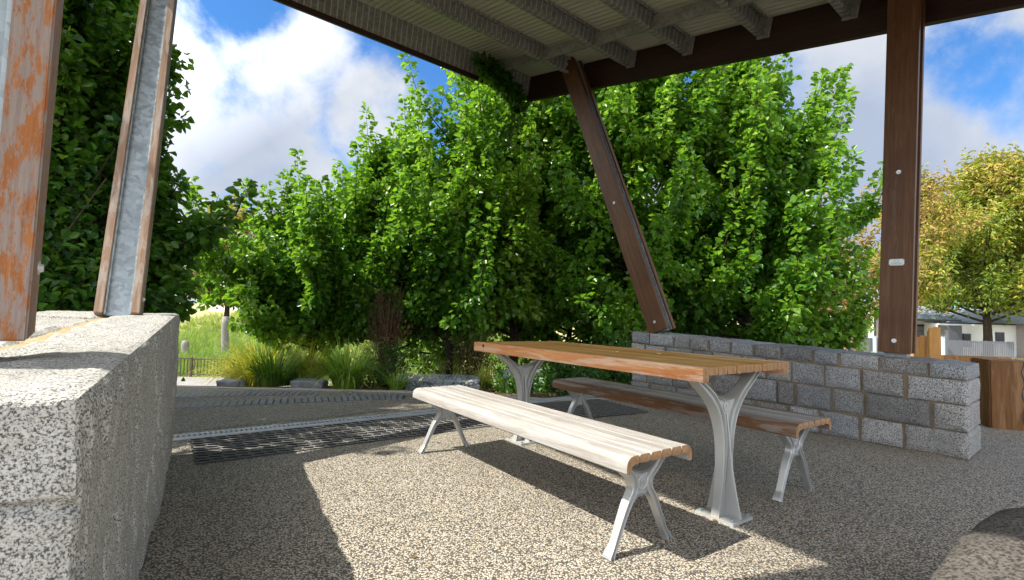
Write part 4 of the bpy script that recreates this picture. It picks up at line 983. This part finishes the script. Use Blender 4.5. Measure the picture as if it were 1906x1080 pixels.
for i, (x, y, rx, rz, m, ti, lb) in enumerate([(-1.2, 11.5, 1.1, 1.0, 'heath', .4, 'olive heath shrub glimpsed under the middle pear crowns'), (1.1, 12.5, 1.3, 1.3, 'heath', .35, 'yellow olive heath shrub behind the table'), (3.2, 12.6, 1.4, 1.3, 'shrub', .35, 'dark green shrub behind the far end of the stone wall'), (5.2, 12.0, 1.4, 1.2, 'shrub', .3, 'dark green shrub behind the middle of the stone wall'),
        (-3.4, 11.6, 1.0, .9, 'heath', .55, 'straw coloured heath shrub behind the smallest pear tree'), (-10.4, 21.0, 1.2, .9, 'reed', .55, 'pale tussocky shrub left of the railing post'), (-9.4, 20.9, 1.6, 1.1, 'heath', .45, 'rounded olive shrub leaning over the railing'), (7.3, 12.4, 1.2, .9, 'heath', .6, 'straw coloured shrub under the lowest pear branches'), (-4.8, 12.2, 1.1, .8, 'heath', .35, 'olive shrub right of the boardwalk railing')]):
    shrub('heath_shrub', lb, (x, y, hgt(x, y) - .05), rx, rx * .8, rz, 2600, .075, M[m], ti, 70 + i, 'heath shrubs behind the pear trees', 30, .45)

# reeds and dry grass beyond the boardwalk
def field(name, x0, x1, y0, y1, n, ln, mat, tint, seed, wd=.02):
    rd = np.random.default_rng(seed); C, Fc, T_ = [], [], []; off = 0
    for i in range(n):
        x, y = rd.uniform(x0, x1), rd.uniform(y0, y1)
        co_, fc, T, _ = clump('x', None, (x, y, hgt(x, y) - .05), 14, ln * rd.uniform(.7, 1.2), wd, mat, tint + (y - y0) / (y1 - y0) * .45 + rd.normal() * .06, int(rd.integers(1e9)), arch=.5, spread=.22, ts=.12)
        C.append(co_); Fc.append(fc + off); T_.append(T); off += len(co_)
    return tag(raw_mesh(name, np.concatenate(C), np.concatenate(Fc), np.concatenate(T_), mat, None), kind='stuff')
o = field('reed_bed', -22, 1.5, 20.2, 36, 2600, .8, M['reed'], .12, 81, .03); tag(o, 'green reeds and pale grass on the bank beyond the boardwalk railing', 'grass')
o = field('grass_meadow', -30, 3, 34, 60, 1500, .8, M['reed'], .5, 82, .06); tag(o, 'dry golden meadow grass on the slope behind the reeds', 'grass')

# leaf litter and pebbles on the bed
LV = Leaves(); n = 2600; p = np.stack([rng.uniform(-2.4, 3.2, n), rng.uniform(6.05, 9.5, n), np.zeros(n)], 1); p[:, 2] = [hgt(a, b) - .03 + .01 * rng.random() for a, b, _ in p]
LV.add(p, rng.normal(size=(n, 3)) * [1, 1, .2], rng.normal(size=(n, 3)) * .4 + [0, 0, 1], rng.uniform(.03, .07, n), rng.random(n)); tag(LV.build('leaf_litter', M['dry'], None), 'brown fallen leaves on the mulch under the trees', 'leaf litter', kind='stuff')
LV = Leaves(); pl_ = [(rng.uniform(-2.5, 4.5), rng.uniform(1.7, 5.6)) for _ in range(70)] + [(-2.0 + .9 * a_ - .3, 5.75 - .1 * a_) for a_ in rng.random(30) * 2.4] + [(1.33, 2.43), (1.42, 2.30), (1.19, 2.23), (1.30, 2.19), (.98, 2.42), (1.05, 2.52), (1.22, 2.62), (.93, 2.27), (-.3, 3.95), (.2, 2.9), (1.5, 2.05)]
p = np.array([(a, b, .004) for a, b in pl_]); n = len(p); LV.add(p, rng.normal(size=(n, 3)) * [1, 1, .05], rng.normal(size=(n, 3)) * .1 + [0, 0, 1], rng.uniform(.015, .032, n), rng.uniform(.3, .9, n)); tag(LV.build('fallen_leaf_scraps', M['dry'], None), 'tiny red brown leaf scraps on the paving around the near table foot', 'leaf litter', kind='stuff')

# vine hanging under the roof corner
vt = thing('climbing_vine', 'dark leafy vine climbing under the far corner of the shelter roof', 'vine', rp(5.0, .1))
LV = Leaves(); tv, tf = [], []
va = [rp(TE + .1, .30, -.20), rp(TE + .05, .1, .02), rp(TE - .1, -.25, .06), rp(5.0, -.55, .10), rp(4.86, -.9, .14)]
for q in range(5):
    P = catmull([p_ + V(random.uniform(-.05, .05), random.uniform(-.05, .05), random.uniform(-.05, .04)) for p_ in va], 5); tube(tv, tf, P, [.008] * len(P), 4); leafset(LV, P, 120, .11, .085, .05, False)
for q in range(4):
    P = catmull([rp(TE + .1, .25, -.20) + V(random.uniform(-.2, .1), 0, 0), rp(TE + .15, .1, -.45) + V(random.uniform(-.2, .1), 0, 0), rp(TE + .15, .0, -.9) + V(random.uniform(-.2, .1), 0, 0)], 5); leafset(LV, P, 90, .12, .08, .15, False)
LV.build('leaves', M['pear_dark'], vt); me = bpy.data.meshes.new('stem'); me.from_pydata([tuple(v) for v in tv], [], tf); me.update(); finish('stem', me, M['bark'], vt)

# ------------------------------------------------------------------ rocks
def rock(name, label, c, rx, ry, rz, mat, seed, cat='rock', group=None, flat_=.0, amp=.16, sub=4, boxy=3.0, rot=0, smooth=True):
    bm = bmesh.new(); bmesh.ops.create_icosphere(bm, subdivisions=sub, radius=1)
    for v in bm.verts:
        p = v.co.copy(); q = (abs(p.x) ** boxy + abs(p.y) ** boxy + abs(p.z) ** boxy) ** (-1 / boxy); p *= q
        f = noise.fractal(p * 1.3 + V(seed, 0, 0), 1, 2, 5); p *= 1 + amp * f
        v.co = Matrix.Rotation(rot, 3, 'Z') @ V(p.x * rx, p.y * ry, p.z * rz) + Vector(c)
    o = obj(name, bm, mat, None, smooth); tag(o, label, cat, group)
    o.data.transform(Matrix.Translation(-Vector(c))); o.location = c; return o
rock('boulder', 'rounded brown granite boulder seat cut off by the lower right corner', (1.67, 1.19, .09), .62, .44, .33, M['boulder'], 3.3, amp=.10, sub=6, boxy=4.5, rot=.5)
GR = 'stones edging the planting bed'
rock('edging_stone', 'pale flat edging stone between the dark and the fresh green clumps', (-2.62, 6.55, -.04), .21, .13, .085, M['basalt'], 4.4, group=GR, amp=.10, boxy=9, sub=5, smooth=False)
rock('edging_stone', 'small pale stone at the foot of the yellow sedge', (-3.62, 6.5, -.05), .14, .10, .075, M['basalt'], 5.4, group=GR, amp=.12, boxy=7, sub=5, smooth=False)
rock('edging_stone', 'grey stone lying in the bed behind the orange tipped tuft', (.25, 7.6, -.02), .42, .22, .16, M['basalt'], 6.4, group=GR, amp=.14)
# gabion: wire cage full of stones
gb_ = thing('gabion_basket', 'long low wire gabion of grey stones at the kerb behind the pale bench', 'gabion', (-.95, 6.6, 0)); bm = bmesh.new(); rs = random.Random(9)
for i in range(210):
    x, y, z = rs.uniform(-.50, .52), rs.uniform(-.2, .22), rs.uniform(-.12, .085)
    m_ = bmesh.ops.create_icosphere(bm, subdivisions=1, radius=1)['verts']; s = rs.uniform(.03, .055); an = rs.random() * 3
    for v in m_:
        p = v.co * (1 + .25 * noise.noise(v.co * 2 + V(i, 0, 0))); v.co = Matrix.Rotation(an, 3, 'Z') @ V(p.x * s * 1.3, p.y * s, p.z * s * .8) + V(-.95 + x, 6.6 + y, z - .01)
obj('stone_fill', bm, M['basalt'], gb_)
bm = bmesh.new()
for i in range(24):
    x = -1.5 + i * .048; P = [V(x, 6.36, -.15), V(x, 6.36, .095), V(x, 6.86, .115)]
    for a, b in zip(P[:-1], P[1:]): cyl(bm, a, b, .0022, n=4, cap=False)
for j in range(11): cyl(bm, V(-1.5, 6.36 + j * .05, .097 + j * .002), V(-.4, 6.36 + j * .05, .097 + j * .002), .0022, n=4, cap=False)
for j in range(5): cyl(bm, V(-1.5, 6.357, -.13 + j * .055), V(-.4, 6.357, -.13 + j * .055), .0022, n=4, cap=False)
obj('wire_cage', bm, M['galv'], gb_)

# ------------------------------------------------------------------ boardwalk and railing
bm = bmesh.new(); x = -19.0
while x < -7.0: box(bm, (x + .065, 14.6, -1.66), .125, 8.2, .04, (1, 0, 0), V(.30, .954, 0)); x += .14
dk = tag(obj('boardwalk', bm, M['deckw']), kind='structure'); 
ry_ = 18.6; rl = thing('metal_railing', 'low rusty baluster railing along the far side of the boardwalk', 'railing', (-12, ry_, -1.64))
bm = bmesh.new(); box(bm, (-12.5, ry_, -.98), 10.6, .05, .045); box(bm, (-12.5, ry_, -1.56), 10.6, .04, .03); obj('top_rail', bm, M['rail'], rl)
proto = None
for i in range(84):
    x = -17.75 + i * .125
    if proto is None:
        bm = bmesh.new(); cyl(bm, (x, ry_, -1.56), (x, ry_, -.99), .018, n=6); proto = obj('baluster', bm, M['rail'], rl); px0 = x
    else:
        c = proto.copy(); c.parent = rl; c.location = Vector(proto.location) + V(x - px0, 0, 0); COL.objects.link(c)
for x in (-17.8, -15.0, -11.85, -8.9): bm = bmesh.new(); box(bm, (x, ry_, -1.3), .07, .07, .75); obj('post', bm, M['rail'], rl)
for (x, y, h_, lb) in ((-16.6, 25.5, .85, 'short grey timber pole among the reeds on the left'), (-14.9, 26.0, 2.1, 'tall pale timber pole among the reeds right of the short one')):
    bm = bmesh.new(); z = hgt(x, y); pts = [V(x + .03 * math.sin(i), y, z - .2 + (h_ + .2) * i / 6) for i in range(7)]; tv, tf = [], []; tube(tv, tf, pts, [.20, .19, .185, .18, .175, .17, .15], 12)
    vv = [bm.verts.new(p) for p in tv]; [bm.faces.new([vv[i] for i in f]) for f in tf]; bm.faces.new(vv[-12:])
    o = obj('timber_pole', bm, M['pale_post'], None, True); tag(o, lb, 'pole', 'timber poles in the reeds')

# ------------------------------------------------------------------ right side: sleepers, fence, houses
def solid(name, label, cat, c, s, mat, rot=0, group=None, bev=.01):
    o = framed(name, mat, None, c, V(math.cos(rot), math.sin(rot), 0), V(-math.sin(rot), math.cos(rot), 0), Z, s, bev, 2) if False else None
    bm = bmesh.new(); box(bm, (0, 0, 0), *s)
    if bev: bmesh.ops.bevel(bm, geom=bm.edges[:], offset=bev, segments=2, affect='EDGES')
    me = bpy.data.meshes.new(name); bmesh.ops.recalc_face_normals(bm, faces=bm.faces); bm.to_mesh(me); bm.free(); me.materials.append(mat)
    o = bpy.data.objects.new(name, me); COL.objects.link(o); o.location = c; o.rotation_euler = (0, 0, rot); tag(o, label, cat, group); return o
GT = 'upright sleeper blocks beside the wall'
def sleeper(label, c, rot, s=(.40, .34, .62)):
    bm = bmesh.new(); box(bm, (0, 0, s[2] / 2 - .02), *s); bmesh.ops.bevel(bm, geom=bm.edges[:], offset=.012, segments=2, affect='EDGES')
    bmesh.ops.subdivide_edges(bm, edges=[e for e in bm.edges if e.calc_length() > .2], cuts=6, use_grid_fill=True)
    for v in bm.verts: v.co += V(1, .6, .3) * .006 * noise.noise(v.co * 9 + Vector(c))
    ng = len(bm.faces)
    # a drying split down the front face
    me = bpy.data.meshes.new('sleeper'); bmesh.ops.recalc_face_normals(bm, faces=bm.faces); bm.to_mesh(me); bm.free(); me.materials.append(M['sleeper'])
    th = bpy.data.objects.new('timber_block', me); COL.objects.link(th); th.location = c; th.rotation_euler = (0, 0, rot); tag(th, label, 'timber block', GT)
    bm = bmesh.new(); P = [V(.06 + .012 * math.sin(i * 1.7), -s[1] / 2 - .0015, -.02 + s[2] * i / 12) for i in range(13)]      # the split: a thin dark wedge of shadowed wood
    for i, (a, b) in enumerate(zip(P[:-1], P[1:])):
        wa, wb = .002 + .0045 * abs(math.sin(i * .9)), .002 + .0045 * abs(math.sin((i + 1) * .9)); bm.faces.new([bm.verts.new(q) for q in (a - V(wa, 0, 0), a + V(wa, 0, 0), b + V(wb, 0, 0), b - V(wb, 0, 0))])
    me = bpy.data.meshes.new('drying_split'); bm.to_mesh(me); bm.free(); me.materials.append(M['black']); o = bpy.data.objects.new('drying_split', me); o.parent = th; COL.objects.link(o); return th
sleeper('thick brown timber block standing just right of the stone wall end', (4.82, 4.88, 0), R(-24), (.36, .42, .66))
sleeper('thick brown timber block at the right frame edge beside the first one', (5.22, 4.71, 0), R(-24), (.42, .42, .66))
solid('timber_edging', 'long low sleeper edging in front of the dark gum trunk', 'edging', (27.6, 30, -1.0), (4.4, .25, .34), M['sleeper'], R(-8))
GH = 'honey coloured upright timbers behind the wall'
for (x, y, zt, w_, lb) in ((8.07, 9.90, .72, .10, 'leftmost and lowest honey coloured timber beside the roof post'), (8.18, 9.88, .75, .11, 'second low honey coloured timber from the roof post'), (8.17, 9.74, .85, .05, 'thin honey coloured timber sliver beside the tallest one'), (8.22, 9.66, .925, .18, 'tallest and widest honey coloured timber')):
    zb = hgt(x, y) - .1; solid('upright_timber', lb, 'timber', (x, y, (zb + zt) / 2), (w_, .12, zt - zb), M['honey'], R(-40), GH)
# street fence: dark pickets along y ~ 20
def fence(label, a, b, z0, z1, nb, mat, wd, name='picket_fence', gap=.0):
    a, b = V(*a, 0), V(*b, 0); th = thing(name, label, 'fence', a + V(0, 0, z0)); d = (b - a).normalized(); n = V(-d.y, d.x, 0); L_ = (b - a).length; first = None; pitch = L_ / nb
    for zz in (z0 + .12, z1 - .14):
        bm = bmesh.new(); c = (a + b) / 2; box(bm, (c.x, c.y, zz), L_, .04, .06, d, n); obj('rail', bm, mat, th)
    for i in range(nb):
        c = a + d * (pitch * (i + .5)) - n * .035
        if first is None:
            bm = bmesh.new(); box(bm, (c.x, c.y, (z0 + z1) / 2), pitch * wd, .02, z1 - z0, d, n); first = obj('picket', bm, mat, th); c0 = c
        else:
            q = first.copy(); q.parent = th; q.location = Vector(first.location) + (c - c0) + V(0, 0, random.uniform(-.01, .01)); COL.objects.link(q)
    return th
fence('dark grey picket fence between the pale post and the dark gum trunk', (34.8, 40.2), (40.6, 40.2), -1.55, -.2, 40, M['grey_f'], .74)
fence('dark grey boarded fence seen left of the right roof post', (27.6, 40), (31.6, 40), -1.6, -.18, 30, M['grey_f'], .9)
solid('grey_panel_fence', 'plain grey solid panel fence behind the peeling gum trunk', 'fence', (22.0, 34.5, -.85), (4.4, .08, 1.6), M['grey_f'], 0)
GPp = 'pale steel posts along the street'
for x, y, zt, lb in ((21.2, 34.2, .52, 'pale steel post left of the peeling gum trunk'), (22.95, 34.2, .48, 'pale steel post just left of the thick gum trunk'), (29.0, 39.7, -.05, 'pale steel post in the dark boarded fence'), (34.55, 39.8, .02, 'pale steel post at the left end of the picket fence')):
    bm = bmesh.new(); box(bm, (x, y, (-1.7 + zt) / 2), .17, .17, zt + 1.7); box(bm, (x, y, zt + .02), .22, .22, .04); tag(obj('steel_post', bm, M['steelblue'], None, bevel=.004), lb, 'post', GPp)
ub = thing('utility_cabinet', 'pale grey utility cabinet right of the dark gum trunk', 'cabinet', (41.5, 41.5, -1.66)); bm = bmesh.new(); box(bm, (41.1, 41.5, -1.06), 1.15, .6, 1.2); obj('body', bm, flat('cabinet_grey', (.40, .43, .42), .5), ub, bevel=.02)
bm = bmesh.new(); box(bm, (41.1, 41.5, -.43), 1.3, .7, .07); obj('lid', bm, M['steelblue'], ub, bevel=.01)
bm = bmesh.new(); box(bm, (41.1, 41.19, -1.06), .98, .02, 1.05); obj('door', bm, flat('cabinet_door', (.46, .49, .48), .5), ub, bevel=.005)
sheet('road', [(16, 35.5), (90, 35.5), (90, 39), (16, 39)], -1.655, M['road'])

def house():
    th = thing('house', 'white rendered house with grey roof and dark garage door', 'house', (38, 48, -1.7))
    def b_(name, x0, x1, y0, y1, z0, z1, mat, bev=0, par=None): bm = bmesh.new(); box(bm, ((x0 + x1) / 2, (y0 + y1) / 2, (z0 + z1) / 2), x1 - x0, y1 - y0, z1 - z0); return obj(name, bm, mat, par or th, bevel=bev)
    b_('wall', 32.3, 33.55, 46, 54, -1.8, 2.15, M['white'])
    wn = b_('window', 32.58, 32.95, 45.95, 45.998, -.4, 1.15, M['grey_d']); b_('pane', 32.62, 32.78, 45.93, 45.946, -.35, 1.1, M['glass'], 0, wn)
    b_('wall', 33.56, 36.4, 46.6, 54, -1.8, 2.1, M['pinkw']); b_('downpipe', 33.95, 34.1, 46.45, 46.59, -1.8, 1.75, M['grey_d']); b_('eave', 33.56, 36.4, 46.2, 46.59, 1.55, 1.8, M['grey_d'])
    b_('wall', 36.41, 42.0, 48.0, 56, -1.8, 1.38, flat('cream_render', (.58, .57, .50), .8))
    gd = b_('garage_door', 36.8, 40.75, 47.95, 47.998, -1.7, 1.02, M['grey_f'])
    b_('lintel_shadow_gap', 36.8, 40.75, 47.90, 47.949, .82, 1.02, M['black'], 0, gd)
    for k in range(4): b_('panel_groove', 36.9, 40.65, 47.93, 47.949, -1.15 + .5 * k, -1.11 + .5 * k, M['glass'], 0, gd)
    b_('eave', 36.0, 42.6, 47.0, 47.3, 1.36, 1.52, M['grey_d'])
    bm = bmesh.new(); hexa(bm, [V(35.8, 47.0, 1.53), V(42.8, 47.0, 1.53), V(42.8, 57, 1.53), V(35.8, 57, 1.53), V(36.2, 51, 3.0), V(41.2, 51, 3.25), V(41.2, 52, 3.25), V(36.2, 52, 3.0)]); obj('roof', bm, M['greyroof'], th)
    b_('front_door', 38.6, 39.8, 43.9, 45.0, -1.8, 1.0, M['grey_d'])
    b_('wall', 39.81, 45.1, 44.4, 56, -1.8, 1.15, M['white']); b_('wall', 45.11, 62, 43.6, 56, -1.8, 1.25, M['pinkw'])
    for x0, x1, z0, z1 in ((40.2, 41.0, -.9, .3), (43.2, 44.0, -.6, .5)):
        wn = b_('window', x0, x1, 44.35, 44.398, z0, z1, M['grey_d']); b_('pane', x0 + .06, x1 - .06, 44.33, 44.349, z0 + .06, z1 - .06, M['glass'], 0, wn)
    bm = bmesh.new(); hexa(bm, [V(42.9, 43.0, 1.26), V(62.5, 43.0, 1.26), V(62.5, 57, 1.26), V(42.9, 57, 1.26), V(46, 49, 2.6), V(60, 49, 2.6), V(60, 50, 2.6), V(46, 50, 2.6)]); obj('roof', bm, M['greyroof'], th)
house()
h2 = thing('house', 'distant grey roofed house glimpsed beyond the pond meadow', 'house', (-30, 62, 1)); bm = bmesh.new(); box(bm, (-31, 64, 1.4), 12, 6, 3.0); obj('wall', bm, M['white'], h2)
bm = bmesh.new(); hexa(bm, [V(-37.5, 60.5, 2.9), V(-24.5, 60.5, 2.9), V(-24.5, 67.5, 2.9), V(-37.5, 67.5, 2.9), V(-35, 63.8, 4.3), V(-27, 63.8, 4.3), V(-27, 64.2, 4.3), V(-35, 64.2, 4.3)]); obj('roof', bm, M['greyroof'], h2)
